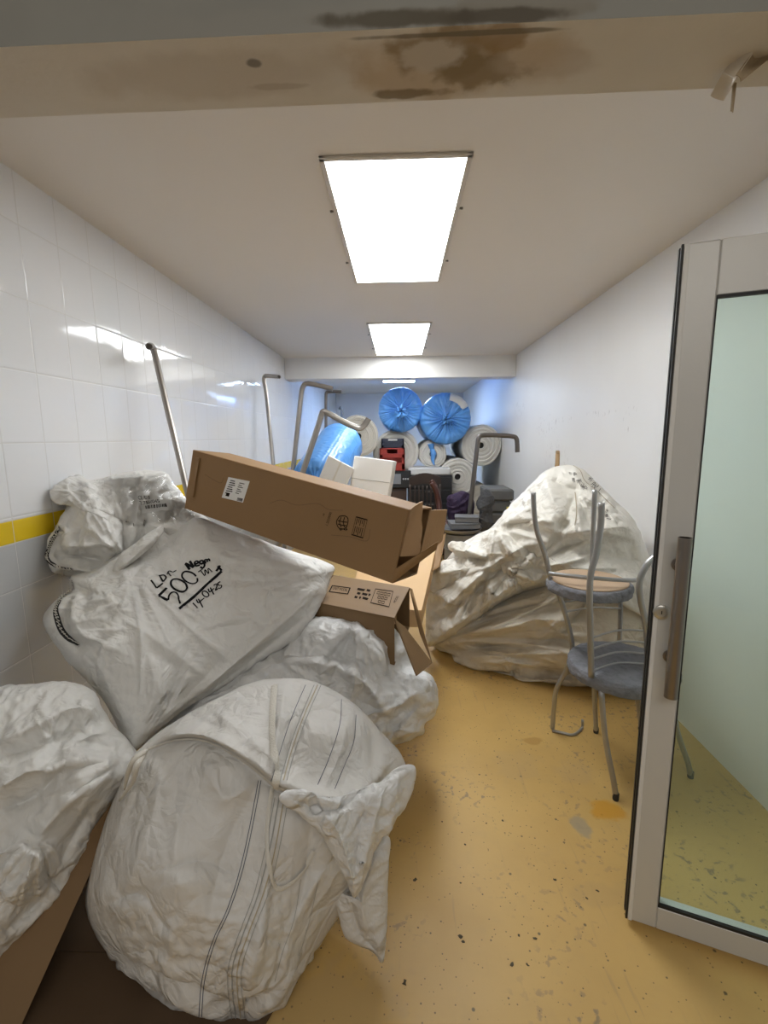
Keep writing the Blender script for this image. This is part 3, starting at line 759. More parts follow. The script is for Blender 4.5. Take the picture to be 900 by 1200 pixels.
# front bulk bag --------------------------------------------------------------
D = sack('bulk_bag', 'big striped white bulk bag tied at the neck, standing frontmost on the yellow floor',
    [(164, 878), (195, 852), (240, 826), (290, 802), (330, 795), (372, 800), (415, 826), (446, 856), (470, 884), (476, 918), (462, 965), (430, 1025), (390, 1085), (352, 1148), (315, 1206), (255, 1212), (205, 1192), (160, 1156), (122, 1112), (101, 1062), (110, 1005), (132, 940), (150, 900)],
    (285, 1000), (1.22, .00015, -.00075), .20, .12, M_sack2,
    folds=[([(165, 880), (205, 862), (245, 864), (290, 889), (325, 916), (370, 932), (415, 931), (452, 901)], .045, 2.2, 26), ([(165, 888), (205, 870), (245, 872), (290, 897), (325, 926), (370, 942), (415, 941), (452, 911)], -.025, 10, 3),
           ([(190, 885), (178, 960), (150, 1040), (140, 1090)], .014, 16, 22), ([(245, 885), (262, 935), (300, 915)], .016, 12, 12), ([(300, 920), (262, 1000), (245, 1080)], -.010, 14, 20),
           ([(130, 1058), (165, 1050), (200, 1095)], -.022, 8, 16), ([(165, 1050), (200, 1090), (190, 1150)], .014, 10, 18), ([(320, 950), (312, 1040), (300, 1120), (280, 1190)], .016, 14, 18),
           ([(365, 960), (352, 1060), (320, 1140)], -.012, 12, 16), ([(190, 1020), (240, 1010), (280, 1030)], -.010, 10, 14), ([(115, 1075), (140, 1125), (200, 1185)], -.014, 6, 10),
           ([(335, 800), (325, 860), (318, 915)], .016, 6, 6), ([(370, 808), (345, 860), (330, 915)], -.012, 6, 8), ([(410, 830), (400, 880), (380, 925)], .012, 8, 8), ([(250, 830), (285, 860), (320, 890)], .010, 10, 14), ([(200, 856), (230, 845), (262, 852)], -.008, 6, 6),
           ([(385, 1010), (345, 1080), (330, 1140)], .014, 7, 9), ([(220, 930), (205, 1000), (215, 1060)], .010, 16, 16)],
    lumps=[(380, 860, 45, .05), (270, 850, 60, .03), (210, 1040, 70, .05), (300, 1120, 60, .03)], pinch=[(325, 925, 18, 80, .012, .2, 2.9)], grow=(.026, .008),
    N=220, cr=(.008, .16), grain=(.1,.2,1,.4), seed=11)
def par(line, dx, dy=0): return [(x + dx, y + dy) for x, y in line]
S1 = [(304, 915), (296, 960), (284, 1015), (268, 1065), (250, 1105), (238, 1150), (234, 1205)]
ribbons('stripe', D, [par(S1, -1.6), par(S1, 1.6)], .0017, M_stripe_n, D, off=.002)
S2 = [(330, 935), (318, 1000), (305, 1050), (288, 1095), (275, 1140), (280, 1200)]
for k, dx in enumerate((-8, -3, 3, 8)): ribbons('stripe', D, [par(S2, dx)], .0032 if k in (1, 2) else .0018, M_stripe_g if k != 2 else M_tan, D, off=.002)
for a in ([(352, 1030), (345, 1075), (330, 1120), (322, 1150)], [(372, 1035), (362, 1080), (350, 1120)]): ribbons('stripe', D, [a], .0014, M_stripe_g, D, off=.002)
S3 = [(372, 803), (356, 840), (342, 880), (332, 915)]
for dx, w, mm in ((-14, .0016, M_stripe_n), (-4, .0022, M_stripe_g), (0, .0032, M_tan), (4, .0022, M_stripe_g)): ribbons('stripe', D, [par(S3, dx)], w, mm, D, off=.002)
for a in ([(400, 820), (398, 850), (385, 890), (372, 920)], [(417, 838), (414, 870), (402, 900), (392, 925)]): ribbons('stripe', D, [a], .0017, M_stripe_n, D, off=.002)
ribbons('strap', D, [[(322, 805), (320, 850), (322, 890), (324, 921)]], .020, M_strap, D, off=.009, label='flat woven strap hanging over the tied neck')
ribbons('strap', D, [[(318, 922), (314, 970), (316, 1020), (322, 1040), (338, 1036), (356, 1018), (368, 996)]], .011, M_strap, D, off=.008, label='flat woven strap looping below the neck')
ribbons('tie_cord', D, [[(166, 882), (205, 866), (245, 868), (290, 893), (325, 920), (370, 936), (415, 935), (448, 912)]], .007, M_strap, D, off=.006)
for pts in ([(172, 879, 1.13), (158, 890, 1.10), (150, 906, 1.11), (146, 925, 1.14)], [(170, 882, 1.13), (160, 898, 1.09), (156, 915, 1.11), (140, 938, 1.16)]):
    MB().tube([at(*p) for p in pts], [.006, .009, .007, .003], 8, 6).build('tie_end', M_strap, D, True)
fl1 = sack('mouth_ruffle', 'crumpled mouth cloth hanging as a pointed flap', [(330, 934), (352, 926), (385, 934), (420, 925), (448, 912), (470, 898), (485, 900), (480, 926), (470, 955), (455, 978), (441, 990), (430, 1020), (416, 1052), (404, 1030), (390, 1000), (370, 972), (348, 954)],
    (415, 950), (1.055, .0011, -.0004), .035, .03, M_film, folds=[([(340, 935), (390, 950), (440, 915), (480, 900)], -.02, 6, 8), ([(375, 945), (400, 985), (416, 1045)], .016, 7, 7), ([(455, 915), (440, 960), (420, 1030)], .014, 8, 8), ([(430, 930), (420, 980), (415, 1030)], -.012, 6, 6)],
    cr=(.012, .07), seed=21, parent=D)
fl2 = sack('mouth_ruffle', 'limp tail of cloth hanging to the floor', [(396, 1046), (415, 1048), (428, 1018), (442, 988), (456, 984), (455, 1030), (453, 1080), (449, 1127), (436, 1114), (420, 1108), (404, 1098), (396, 1070)],
    (430, 1060), (1.13, .0002, -.0004), .028, .025, M_sack2, folds=[([(445, 995), (425, 1050), (430, 1105)], .014, 6, 6), ([(412, 1055), (420, 1090), (445, 1118)], -.012, 5, 6)], cr=(.008, .07), seed=22, parent=D)

# sack E ----------------------------------------------------------------------
E_ = sack('plastic_sack', 'crinkled shiny plastic sack squeezed between the striped bulk bag and the open cardboard boxes',
    [(168, 874), (222, 815), (275, 785), (335, 752), (362, 726), (400, 722), (445, 724), (472, 748), (484, 778), (502, 791), (512, 808), (510, 836), (498, 848), (494, 860), (470, 871), (445, 874), (425, 862), (400, 855), (350, 858), (270, 876)],
    (400, 800), (1.84, .0005, -.0012), .17, .25, M_film,
    folds=[([(272, 806), (330, 775), (400, 785), (440, 815), (455, 850)], .03, 7, 12), ([(300, 790), (345, 768), (410, 775), (465, 800), (490, 850)], -.02, 8, 8), ([(360, 735), (420, 750), (470, 790)], .014, 8, 14),
           ([(470, 795), (500, 800), (505, 835)], .015, 9, 9), ([(440, 860), (470, 856), (495, 858)], .02, 6, 4), ([(370, 755), (430, 790), (480, 830)], -.014, 8, 10), ([(400, 730), (440, 760), (450, 800)], .012, 7, 12)],
    lumps=[(490, 815, 24, .05)], grow=(.06, .025), cr=(.010, .09), seed=31, rad=[(500, 815, 12, 10, 110, 120, 240, .014, 3.5), (420, 730, 10, 8, 90, 40, 150, .012, 3), (455, 835, 8, 8, 60, 0, 360, .012, 3)])

# upper folded sack B ---------------------------------------------------------
B_ = sack('woven_sack', 'white woven sack under clear film with a barcode label, topmost against the tiled wall',
    [(50, 573), (72, 563), (92, 557), (108, 562), (150, 553), (192, 553), (206, 570), (225, 592), (250, 612), (275, 628), (245, 640), (190, 650), (140, 668), (110, 690), (84, 676), (58, 671), (45, 658), (50, 636), (66, 613), (76, 590)],
    (140, 615), (2.05, .0013, -.0008), .13, .10, M_sack,
    folds=[([(66, 640), (95, 640), (122, 637), (139, 650)], .035, 5, 9), ([(60, 650), (95, 652), (130, 660)], -.025, 5, 7), ([(88, 590), (103, 612), (118, 632)], .014, 8, 14), ([(75, 580), (78, 610), (70, 636)], .012, 6, 6),
           ([(55, 573), (80, 568), (105, 566)], .01, 5, 6), ([(80, 578), (120, 566), (190, 560)], .010, 5, 5), ([(130, 570), (140, 600), (148, 615)], .009, 4, 9), ([(160, 610), (190, 618), (230, 622)], .012, 8, 8), ([(60, 665), (90, 668), (115, 672)], .02, 5, 4), ([(190, 600), (220, 612), (250, 620)], -.012, 8, 8)],
    cr=(.012, .10), seed=41, rad=[(100, 590, 8, 8, 70, 10, 110, .010, 3), (150, 660, 8, 8, 90, -150, -60, .010, 3), (70, 570, 6, 6, 40, -20, 60, .008, 2.5)], group=G1)
m = bpy.data.materials.new('clear_film'); m.use_nodes = True; nt = m.node_tree; nt.nodes.clear()
t_ = nt.nodes.new('ShaderNodeBsdfTransparent'); t_.inputs[0].default_value = (.95, .95, .95, 1); g_ = nt.nodes.new('ShaderNodeBsdfGlossy'); g_.inputs['Roughness'].default_value = .16
f_ = nt.nodes.new('ShaderNodeFresnel'); f_.inputs[0].default_value = 1.42; x_ = nt.nodes.new('ShaderNodeMixShader'); o_ = nt.nodes.new('ShaderNodeOutputMaterial')
nt.links.new(f_.outputs[0], x_.inputs[0]); nt.links.new(t_.outputs[0], x_.inputs[1]); nt.links.new(g_.outputs[0], x_.inputs[2]); nt.links.new(x_.outputs[0], o_.inputs[0]); M_clear = m
lab = decal('label_sticker', B_, [(160, 577), (197, 573), (203, 597), (166, 602)], M_paper, B_, 10, 8, .004)
marks('label_print', B_, [('t', 'CE-B18', [(162, 582), (174, 581), (175, 585), (163, 586)]), ('t', '7.7550045', [(163, 588), (186, 585.5), (187, 589), (164, 592)])] +
      [('r', [(170 + k, 592.5 - k * .1), (170 + k + w, 592.4 - k * .1), (170.4 + k + w, 596.6 - k * .1), (170.4 + k, 596.7 - k * .1)]) for k, w in ((0, 1.2), (2, .6), (3.2, 1.4), (5.4, .6), (6.8, 1.1), (8.6, .5), (10, 1.5), (13, 1.2), (15, .6), (16.4, 1.3), (18.4, .6), (19.8, 1.4), (22, .6), (23.4, 1.1))], M_print, lab, off=.0055)
decal('plastic_film', B_, [(128, 560), (194, 556), (232, 606), (150, 618)], M_clear, B_, 60, 44, .009, bumpy=.005, label='clear crinkled film over the label')
HB = [(71, 618), (59, 636), (55, 652), (64, 662), (86, 667)]
ribbons('hem', B_, [HB], .014, M_hem, B_, off=.007, label='black hem tape with white stitching')
zz = [(x + (1.6 if i % 2 else -1.6), y + (1.2 if i % 2 else -1.2)) for i, (x, y) in enumerate([tuple(p) for p in curve(HB, 14)])]
ribbons('stitching', B_, [zz], .0022, M_strap, B_, off=.010, smooth=1, step=.6)

# sack A (written on) ---------------------------------------------------------
A_ = sack('woven_sack', 'big white woven sack with black handwriting, lying tilted below the long cardboard box',
    [(84, 676), (108, 668), (138, 650), (163, 633), (187, 619), (200, 626), (215, 615), (232, 606), (262, 617), (300, 631), (340, 645), (388, 662), (386, 680), (374, 712), (352, 745), (318, 768), (284, 790), (256, 808), (222, 828), (190, 852), (156, 881), (146, 868), (126, 828), (104, 800), (80, 776), (58, 745), (51, 724), (63, 706), (84, 692)],
    (215, 725), (1.80, .0006, -.0021), .12, .16, M_sack, prof=3.2, pw=.6, grow=(.022, .011), slack=[(110, 720, 45, 2), (350, 700, 30, 1.5)],
    folds=[([(138, 652), (163, 636), (188, 621)], .04, 6, 5), ([(140, 662), (150, 690), (135, 720)], .014, 9, 16), ([(150, 660), (175, 650), (203, 632)], -.022, 6, 8), ([(115, 680), (140, 720), (190, 755), (250, 800)], .012, 12, 22), ([(375, 690), (340, 722), (290, 765), (235, 812), (170, 860)], .016, 5, 7), ([(378, 705), (330, 745), (265, 796), (190, 850)], -.018, 5, 6),
           ([(95, 690), (85, 720), (110, 760)], .02, 8, 14), ([(75, 712), (80, 740), (105, 765)], -.028, 7, 7), ([(105, 800), (130, 830), (152, 872)], -.012, 10, 8), ([(230, 622), (260, 650), (290, 660)], .008, 14, 20), ([(100, 760), (125, 800), (150, 860)], .012, 10, 14),
           ([(290, 640), (330, 680), (345, 710)], .007, 14, 24), ([(150, 720), (180, 790), (172, 850)], .009, 14, 22), ([(100, 705), (130, 700), (150, 680)], .016, 6, 10), ([(190, 770), (230, 740), (300, 720)], .006, 16, 20)],
    lumps=[(330, 700, 60, .03), (130, 760, 50, .04)], N=200, cr=(.006, .18), seed=51, rad=[(150, 660, 10, 15, 170, 10, 80, .006, 3), (386, 672, 8, 15, 130, 110, 200, .006, 3), (75, 735, 8, 12, 90, -30, 60, .010, 3.5), (190, 845, 6, 15, 120, -100, -40, .007, 4)])
HA = [(85, 680), (84, 691), (70, 704), (66, 718), (74, 742), (92, 757)]
ribbons('hem', A_, [HA[:4]], .008, M_hem, A_, off=.004); ribbons('hem', A_, [HA[2:]], .020, M_hem, A_, off=.006, label='wide black hem tape with white stitching')
zz = [(x + (2 if i % 2 else -2), y + (1.2 if i % 2 else -1.2)) for i, (x, y) in enumerate([tuple(p) for p in curve(HA, 12)])]
ribbons('stitching', A_, [zz], .0024, M_strap, A_, off=.0085, smooth=1, step=.6)
def w_(*pts): return [(160 + x * .15556, 640 + y * .15556) for x, y in pts]
def el(cx, cy, a, b, rot, t0=0, t1=360, n=16):
    c, s = math.cos(math.radians(rot)), math.sin(math.radians(rot)); o = []
    for k in range(n + 1):
        t = math.radians(t0 + (t1 - t0) * k / n); o.append((cx + a * math.cos(t) * c - b * math.sin(t) * s, cy + a * math.cos(t) * s + b * math.sin(t) * c))
    return w_(*o)
TH_, TK, TN = .0065, .010, .0045
wr = [(w_((110, 258), (150, 318)), TH_), (w_((150, 318), (196, 283)), TH_), (w_((170, 222), (202, 270)), TH_), (w_((168, 226), (206, 220), (222, 240), (202, 270)), TH_),
      (w_((236, 192), (262, 228)), TN), (w_((232, 214), (246, 188), (270, 196)), TN), (w_((272, 198), (300, 184)), TN),
      (w_((402, 178), (370, 132)), TK), (w_((370, 132), (432, 162)), TK), (w_((432, 162), (402, 114)), TK),
      (w_((440, 138), (466, 126), (455, 114), (438, 126), (448, 150), (476, 144)), .008), (el(490, 122, 15, 12, -20), .008), (w_((503, 116), (514, 146), (500, 166), (480, 158)), .008), (w_((522, 134), (514, 108), (530, 102), (534, 122)), .007), (w_((532, 106), (546, 98), (552, 116)), .007),
      (w_((226, 318), (166, 376)), TK), (w_((166, 376), (240, 410)), TK), (w_((240, 410), (244, 378), (266, 350), (300, 354), (318, 392), (330, 436)), .007),
      (el(320, 296, 66, 40, 28), .008), (el(402, 238, 64, 40, 30, -40, 305), .007), (w_((485, 188), (515, 226)), .004), (w_((464, 196), (500, 172)), .004), (w_((520, 222), (516, 178), (545, 210), (540, 168), (572, 196)), .004),
      (w_((600, 190), (630, 148)), .009), (w_((612, 152), (642, 186)), .009), (w_((322, 472), (420, 395), (520, 300), (642, 190)), .011), (w_((330, 462), (440, 372), (560, 262), (630, 200)), .008),
      (w_((424, 430), (460, 468)), .005), (w_((452, 402), (468, 428), (492, 404)), .005), (w_((468, 396), (500, 464)), .005), (w_((486, 412), (510, 392)), .004), (el(520, 362, 27, 19, 35), .005), (w_((540, 322), (552, 346), (574, 328)), .005), (w_((556, 314), (584, 366)), .005), (w_((572, 330), (586, 320)), .004),
      (w_((580, 300), (600, 286), (606, 306), (594, 334), (622, 316)), .005), (w_((632, 268), (612, 282), (624, 300), (640, 296), (640, 312), (624, 322)), .005)]
ribbons('handwriting', A_, wr, .006, M_ink, A_, off=.0035, step=1.0, smooth=5)
ribbons('seam', A_, [[(374, 694), (336, 728), (286, 770), (236, 812), (172, 862)]], .004, M_strap, A_, off=.003)

sack('rolled_edge', 'thick rolled cloth edge at the upper left of the sack', [(132, 668), (140, 652), (158, 637), (178, 622), (188, 617), (192, 623), (182, 636), (166, 650), (150, 664), (138, 674)], (162, 645), (1.855, .0006, -.0015), .035, .03, M_sack,
    folds=[([(137, 668), (162, 648), (186, 624)], .012, 3, 3)], grow=(.03, .012), cr=(.004, .06), N=80, seed=55, parent=A_)
# sack C ----------------------------------------------------------------------
C_ = sack('woven_sack', 'crumpled white sack lying at the bottom left on a cardboard flap',
    [(-130, 860), (-60, 812), (10, 803), (55, 800), (88, 802), (112, 815), (128, 845), (150, 868), (166, 895), (146, 928), (124, 958), (108, 992), (84, 1030), (58, 1068), (20, 1112), (-25, 1150), (-110, 1150), (-160, 1000)],
    (25, 960), (1.27, .0003, -.0010), .17, .10, M_sack,
    folds=[([(-20, 935), (30, 905), (70, 900), (120, 870)], .03, 8, 18), ([(0, 950), (45, 930), (90, 880)], -.026, 8, 10), ([(40, 985), (75, 945), (115, 905)], .024, 9, 16), ([(0, 1060), (45, 1015), (42, 985)], .022, 8, 14), ([(10, 1090), (60, 1040), (75, 1000), (118, 930)], -.020, 7, 10), ([(55, 1055), (70, 1010), (50, 985)], .016, 6, 8), ([(0, 870), (40, 850), (90, 830), (120, 850)], .022, 10, 18),
           ([(0, 890), (60, 870), (100, 850)], -.018, 7, 10), ([(40, 820), (60, 860), (30, 900)], .012, 10, 14), ([(0, 1120), (40, 1080), (80, 1030), (105, 985)], .02, 5, 7), ([(90, 960), (105, 930), (130, 905)], .016, 6, 8)],
    grow=(.05, .018), N=200, cr=(.012, .13), seed=61, rad=[(45, 985, 9, 8, 90, 60, 170, .014, 3), (150, 890, 9, 10, 120, 140, 215, .014, 4), (60, 880, 8, 10, 80, 0, 360, .010, 3)])

# cardboard below ---------------------------------------------------------------
t = thing('cardboard_box', 'shaded brown cardboard box on the floor between the striped bulk bag and the leaning cardboard', 'box', (-.72, 1.12, 0))
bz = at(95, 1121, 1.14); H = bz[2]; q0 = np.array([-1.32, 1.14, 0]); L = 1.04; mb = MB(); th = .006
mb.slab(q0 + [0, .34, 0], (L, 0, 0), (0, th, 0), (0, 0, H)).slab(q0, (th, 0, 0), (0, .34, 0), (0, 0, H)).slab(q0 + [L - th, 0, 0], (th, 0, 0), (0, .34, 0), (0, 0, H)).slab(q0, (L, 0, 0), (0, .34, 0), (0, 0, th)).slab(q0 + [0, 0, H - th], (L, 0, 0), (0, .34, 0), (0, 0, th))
mb.build('body', M_card_shade, t)
sheet([q0 + [0, -.002, .004], q0 + [L, -.002, .004], q0 + [L - .12, -.27, .012], q0 + [0, -.27, .010]], .005, .004, 8).build('flap', M_card_shade, t)
pan = sheet([(132, 940, 1.26), (120, 990, 1.22), (18, 1215, .93), (-70, 1215, .93)], .008, .01, 14)
o = pan.build('cardboard_sheet', M_card2); tag(o, 'long strip of brown cardboard leaning under the crumpled bottom left sack', 'cardboard')

# long cardboard box ------------------------------------------------------------
TL, TR_ = at(226, 527, 2.02), at(479, 597, 1.55); u = TR_ - TL; Lu = np.linalg.norm(u); u = u / Lu
BLp = at(205, 592, 2.045); v = BLp - TL; v = v - u * v.dot(u); Hv = .262; v = unit(v); n_ = np.cross(u, v); n_ = n_ if n_[1] > 0 else -n_
Dp = .21
base = TL + v * Hv + u * Lu / 2 + n_ * Dp / 2
t = thing('cardboard_box', 'long brown cardboard box lying tilted on top of the white sack pile', 'box', base)
th = .006
mb = MB()
mb.slab(TL, u * Lu, v * Hv, n_ * th, .002); mb.slab(TL + n_ * (Dp - th), u * Lu, v * Hv, n_ * th, .002)
mb.slab(TL + n_ * th * .9, u * Lu, v * th, n_ * (Dp - th * 1.8), .001); mb.slab(TL + v * (Hv - th) + n_ * th * .9, u * Lu, v * th, n_ * (Dp - th * 1.8), .001)
mb.slab(TL + v * th * .9 + n_ * th * .9, u * th, v * (Hv - th * 1.8), n_ * (Dp - th * 1.8))
bx = build_reg(mb, 'body', M_card, t)
# tape strip and tuck at the left end, torn flaps at the right
def fp(a, b, c=0.0): return TL + u * a + v * b + n_ * c
sheet([fp(.012, .03, -.004), fp(.055, .028, -.006), fp(.050, .20, -.005), fp(.004, .205, -.003)], .004, .004, 6).build('tuck_flap', M_card, t)
sheet([fp(Lu, .0, .01), fp(Lu + .012, -.03, .075), fp(Lu + .050, .150, .06), fp(Lu - .0, .165, .01)], .006, .012, 12, 4, .06).build('flap', M_cardin, t)
sheet([fp(Lu - .005, Hv - .05, .0), fp(Lu + .105, Hv - .175, .06), fp(Lu + .095, Hv - .14, .09), fp(Lu - .004, Hv, .0)], .006, -.008, 10, 5).build('flap', M_card, t)
sheet([fp(Lu, .01, Dp - .02), fp(Lu + .04, .0, Dp + .05), fp(Lu + .05, .12, Dp + .05), fp(Lu, .20, Dp - .02)], .006, .01, 8, 6).build('flap', M_cardin, t)
lb = decal('label_sticker', bx, [(268, 559), (293, 564), (285, 589), (260, 583)], M_paper, t, 2, 2, .0015)
it = []
for k in range(7): it.append(('r', [(270.5 - k * 1.0, 562.5 + k * 2.4), (276 - k * 1.0 + (k % 3), 563.6 + k * 2.4), (275.6 - k + (k % 3), 564.7 + k * 2.4), (270.2 - k, 563.5 + k * 2.4)]))
for k in range(6): it.append(('r', [(281 - k * .9, 565.5 + k * 2.3), (287 - k * .9 - (k % 2) * 2, 566.8 + k * 2.3), (286.7 - k * .9 - (k % 2) * 2, 567.6 + k * 2.3), (280.7 - k * .9, 566.3 + k * 2.3)]))
for k in range(6): it.append(('r', [(279 - k * .1 + k * 1.1, 583.0 + k * .25), (279.6 + k * 1.1, 583.1 + k * .25), (278.6 + k * 1.1, 586.8 + k * .25), (278 + k * 1.1, 586.7 + k * .25)]))
it.append(('r', [(266, 577), (270, 578), (268.6, 582), (264.6, 581)]))
marks('label_print', bx, it, M_print, lb, off=.0022)
# shipping marks: numeral, vertical code, globe-like crest and a ruled panel
it = [('t', '14', [(378, 604), (378.8, 601.5), (381, 602.5), (380.2, 605)]), ('t', '1.2020000', [(381.8, 615.0), (386.4, 599.8), (389.0, 600.6), (384.4, 615.9)])]
for e_ in it: marks('printed_mark', bx, [e_], M_print, t, off=.0012)
it = []
q = [(417.5, 605), (431, 608.6), (425.5, 631), (412, 627)]; it.append(('l', q, .06))
for k in range(5):
    for a, b_ in ((.08, .42), (.5, .92)):
        it.append(('r', [bil(q, .13 + k * .16, a), bil(q, .18 + k * .16, a), bil(q, .18 + k * .16, b_ - (k % 2) * .12), bil(q, .13 + k * .16, b_ - (k % 2) * .12)]))
marks('printed_mark', bx, it, M_print, t, off=.0012)
cr_ = [(398, 605), (404, 604.5), (408, 608), (406.5, 617), (402, 620), (396.5, 618), (394.5, 611), (398, 605)]
ribbons('printed_mark', bx, [cr_, [(400, 606), (398, 612), (400, 618)], [(404, 606), (402.5, 612), (404, 618)], [(396, 610), (402, 611.5), (407, 612)], [(396, 614), (401, 615.5), (406, 616)], [(401, 619), (399.5, 621.5), (398, 619.5)], [(405, 618), (407, 621), (403, 620.5)]], .0034, M_print, t, off=.0012, step=1, smooth=3)
for ln_ in ([(240, 556), (258, 566), (262, 560)], [(316, 590), (330, 586), (348, 592), (372, 590), (385, 597), (402, 598)], [(388, 627), (410, 629), (430, 634), (434, 620)]): ribbons('crease', bx, [ln_], .0016, mat('card_crease', (.15, .085, .04), .7), t, off=.001)

# second cardboard box ----------------------------------------------------------
NR = at(462, 724, 1.76); zt2 = NR[2]; FR = atz(480, 687, zt2 + .005); NL = atz(362, 704, zt2 + .0); 
ub = NL - NR; ub[2] = 0; ub = unit(ub); Lb = .44; w2 = FR - NR; w2[2] = 0; w2 = w2 - ub * w2.dot(ub) * .0
Hb = .20
t = thing('cardboard_box', 'smaller brown cardboard box with printed top and open right end, wedged under the long box', 'box', NR + ub * Lb / 2 + w2 / 2 - DZ * Hb)
mb = MB(); th = .005
mb.slab(NR, ub * Lb, w2, -DZ * th, .001).slab(NR - DZ * Hb, ub * Lb, w2, DZ * th, .001)
mb.slab(NR - DZ * .001, ub * Lb, unit(w2) * th, -DZ * (Hb - .002)).slab(NR + w2 - unit(w2) * th - DZ * .001, ub * Lb, unit(w2) * th, -DZ * (Hb - .002)).slab(NR + ub * (Lb - th), ub * th, w2, -DZ * Hb)
b2 = build_reg(mb, 'body', M_card2, t)
sheet([NR + np.array([0, 0, -.004]), at(474, 735, 1.80), at(506, 777, 1.80), at(488, 792, 1.70)], .006, .004, 8).build('flap', M_card2, t)
sheet([NR + w2 + np.array([0, 0, -.004]), NR + w2 + np.array([.012, .0, -.01]), at(506, 776, 1.83), at(492, 742, 1.98)], .006, .0, 8).build('flap', M_card, t)
it = [('l', [(440, 690), (461, 693), (456, 712), (434, 707)], .05)]
q = [(440, 690), (461, 693), (456, 712), (434, 707)]
for r_ in range(3):
    for k in range(4 - r_):
        a, b_ = .16 + k * .19 + r_ * .1, .16 + r_ * .27; it.append(('l', [bil(q, a, b_), bil(q, a + .15, b_), bil(q, a + .15, b_ + .18), bil(q, a, b_ + .18)], .2))
marks('printed_panel', b2, it, M_print, t, off=.0015); it = []
q = [(420, 688), (438, 690), (432, 706), (413, 703)]
for r_, k, w in ((0, 0, .5), (0, .6, .25), (1, .1, .22), (1, .42, .35), (1, .82, .14), (2, .05, .2), (2, .34, .12), (2, .55, .36)):
    it.append(('r', [bil(q, k, .08 + r_ * .3), bil(q, k + w, .12 + r_ * .3), bil(q, k + w - .04, .28 + r_ * .3), bil(q, k, .24 + r_ * .3)]))
marks('printed_symbols', b2, it, M_print, t, off=.0015); it = []
it.append(('l', [(389, 686), (411, 689), (408, 697), (385, 694)], .12)); it.append(('t', 'UNIT MODEL', [(391, 688), (408, 690.5), (407, 693.5), (389.5, 691)]))
marks('printed_plate', b2, it, M_print, t, off=.0015)
marks('printed_mark', b2, [('t', 'MODEL', [(461, 706), (465, 698), (467.5, 699), (463.5, 707)])], M_print, t, off=.0015)

# tan cartons and white boxes behind ------------------------------------------------
a0, a1, a2, a3 = at(432, 629, 3.35), at(513, 633, 3.35), at(494, 716, 2.17), at(405, 712, 2.17)
zz_ = .69
t = thing('cardboard_carton', 'light tan cardboard carton seen between the long box and the cream sack heap', 'box', (a0 + a2) / 2 - DZ * .1)
mb = sheet([a0, a1, a2, a3], .006, .006, 8)
for p, q in ((a0, a1), (a1, a2), (a2, a3), (a3, a0)):
    mb.slab(p - DZ * .004, q - p, -DZ * .08, unit(np.cross(q - p, DZ)) * .004)
tc_ = build_reg(mb, 'body', M_card3, t)
sheet([at(512, 632, 3.34), at(522.5, 625, 3.30), at(515, 664, 2.86), at(506, 670, 2.80)], .006, .008, 8).build('flap', M_card, t)
ribbons('printed_mark', tc_, [[(495, 640), (497, 638.3), (500.5, 638.2), (503.4, 639.8), (502.5, 642.2), (499, 643), (495.6, 642), (495, 640)], [(497.5, 641.8), (498.4, 639.4), (499.4, 641.8)], [(500.5, 639.4), (501.6, 641.4)]], .007, M_print, t, off=.002, step=.6, smooth=4)
def white_box(label, P, U, V_, W_, seam, tape=None):
    t = thing('white_box', label, 'box', P + W_ + U / 2 + V_ / 2 if False else P + U / 2 + V_ / 2 - DZ * 0 + W_ * .0)
    t.location = tuple(P + U / 2 + W_ / 2 + V_); ROOTLOC[t.name] = P + U / 2 + W_ / 2 + V_
    k = MB().slab(P, U, V_, W_, .006); b = build_reg(k, 'body', M_white, t)
    n = -unit(np.cross(U, V_)); n = n if n[1] < 0 else -n
    MB().slab(P + V_ * seam + n * .0006, U, unit(V_) * .004, n * .001).build('seam', mat('carton_seam', (.40, .40, .39), .6), t)
    if tape: MB().slab(P + V_ * (seam * .0) + U * .46 + n * .0008, U * .06, V_ * seam, n * .0008).build('tape', mat('carton_tape', (.70, .67, .60), .35), t)
    return t
P = at(415, 534, 3.30); U = at(461.5, 540, 3.30) - P; V_ = at(407, 590, 3.36) - P; V_ = V_ * 1.55; white_box('upright white cardboard box behind the long brown box', P, U, V_, np.array([.02, .30, -.02]), .29)
P = at(385, 533, 3.22); U = at(415.5, 549, 3.20) - P; V_ = at(370, 569, 3.30) - P; V_ = V_ * 1.9; white_box('tilted white cardboard box leaning on the blue wrapped roll', P, U, V_, np.array([-.03, .28, -.02]), .47, True)

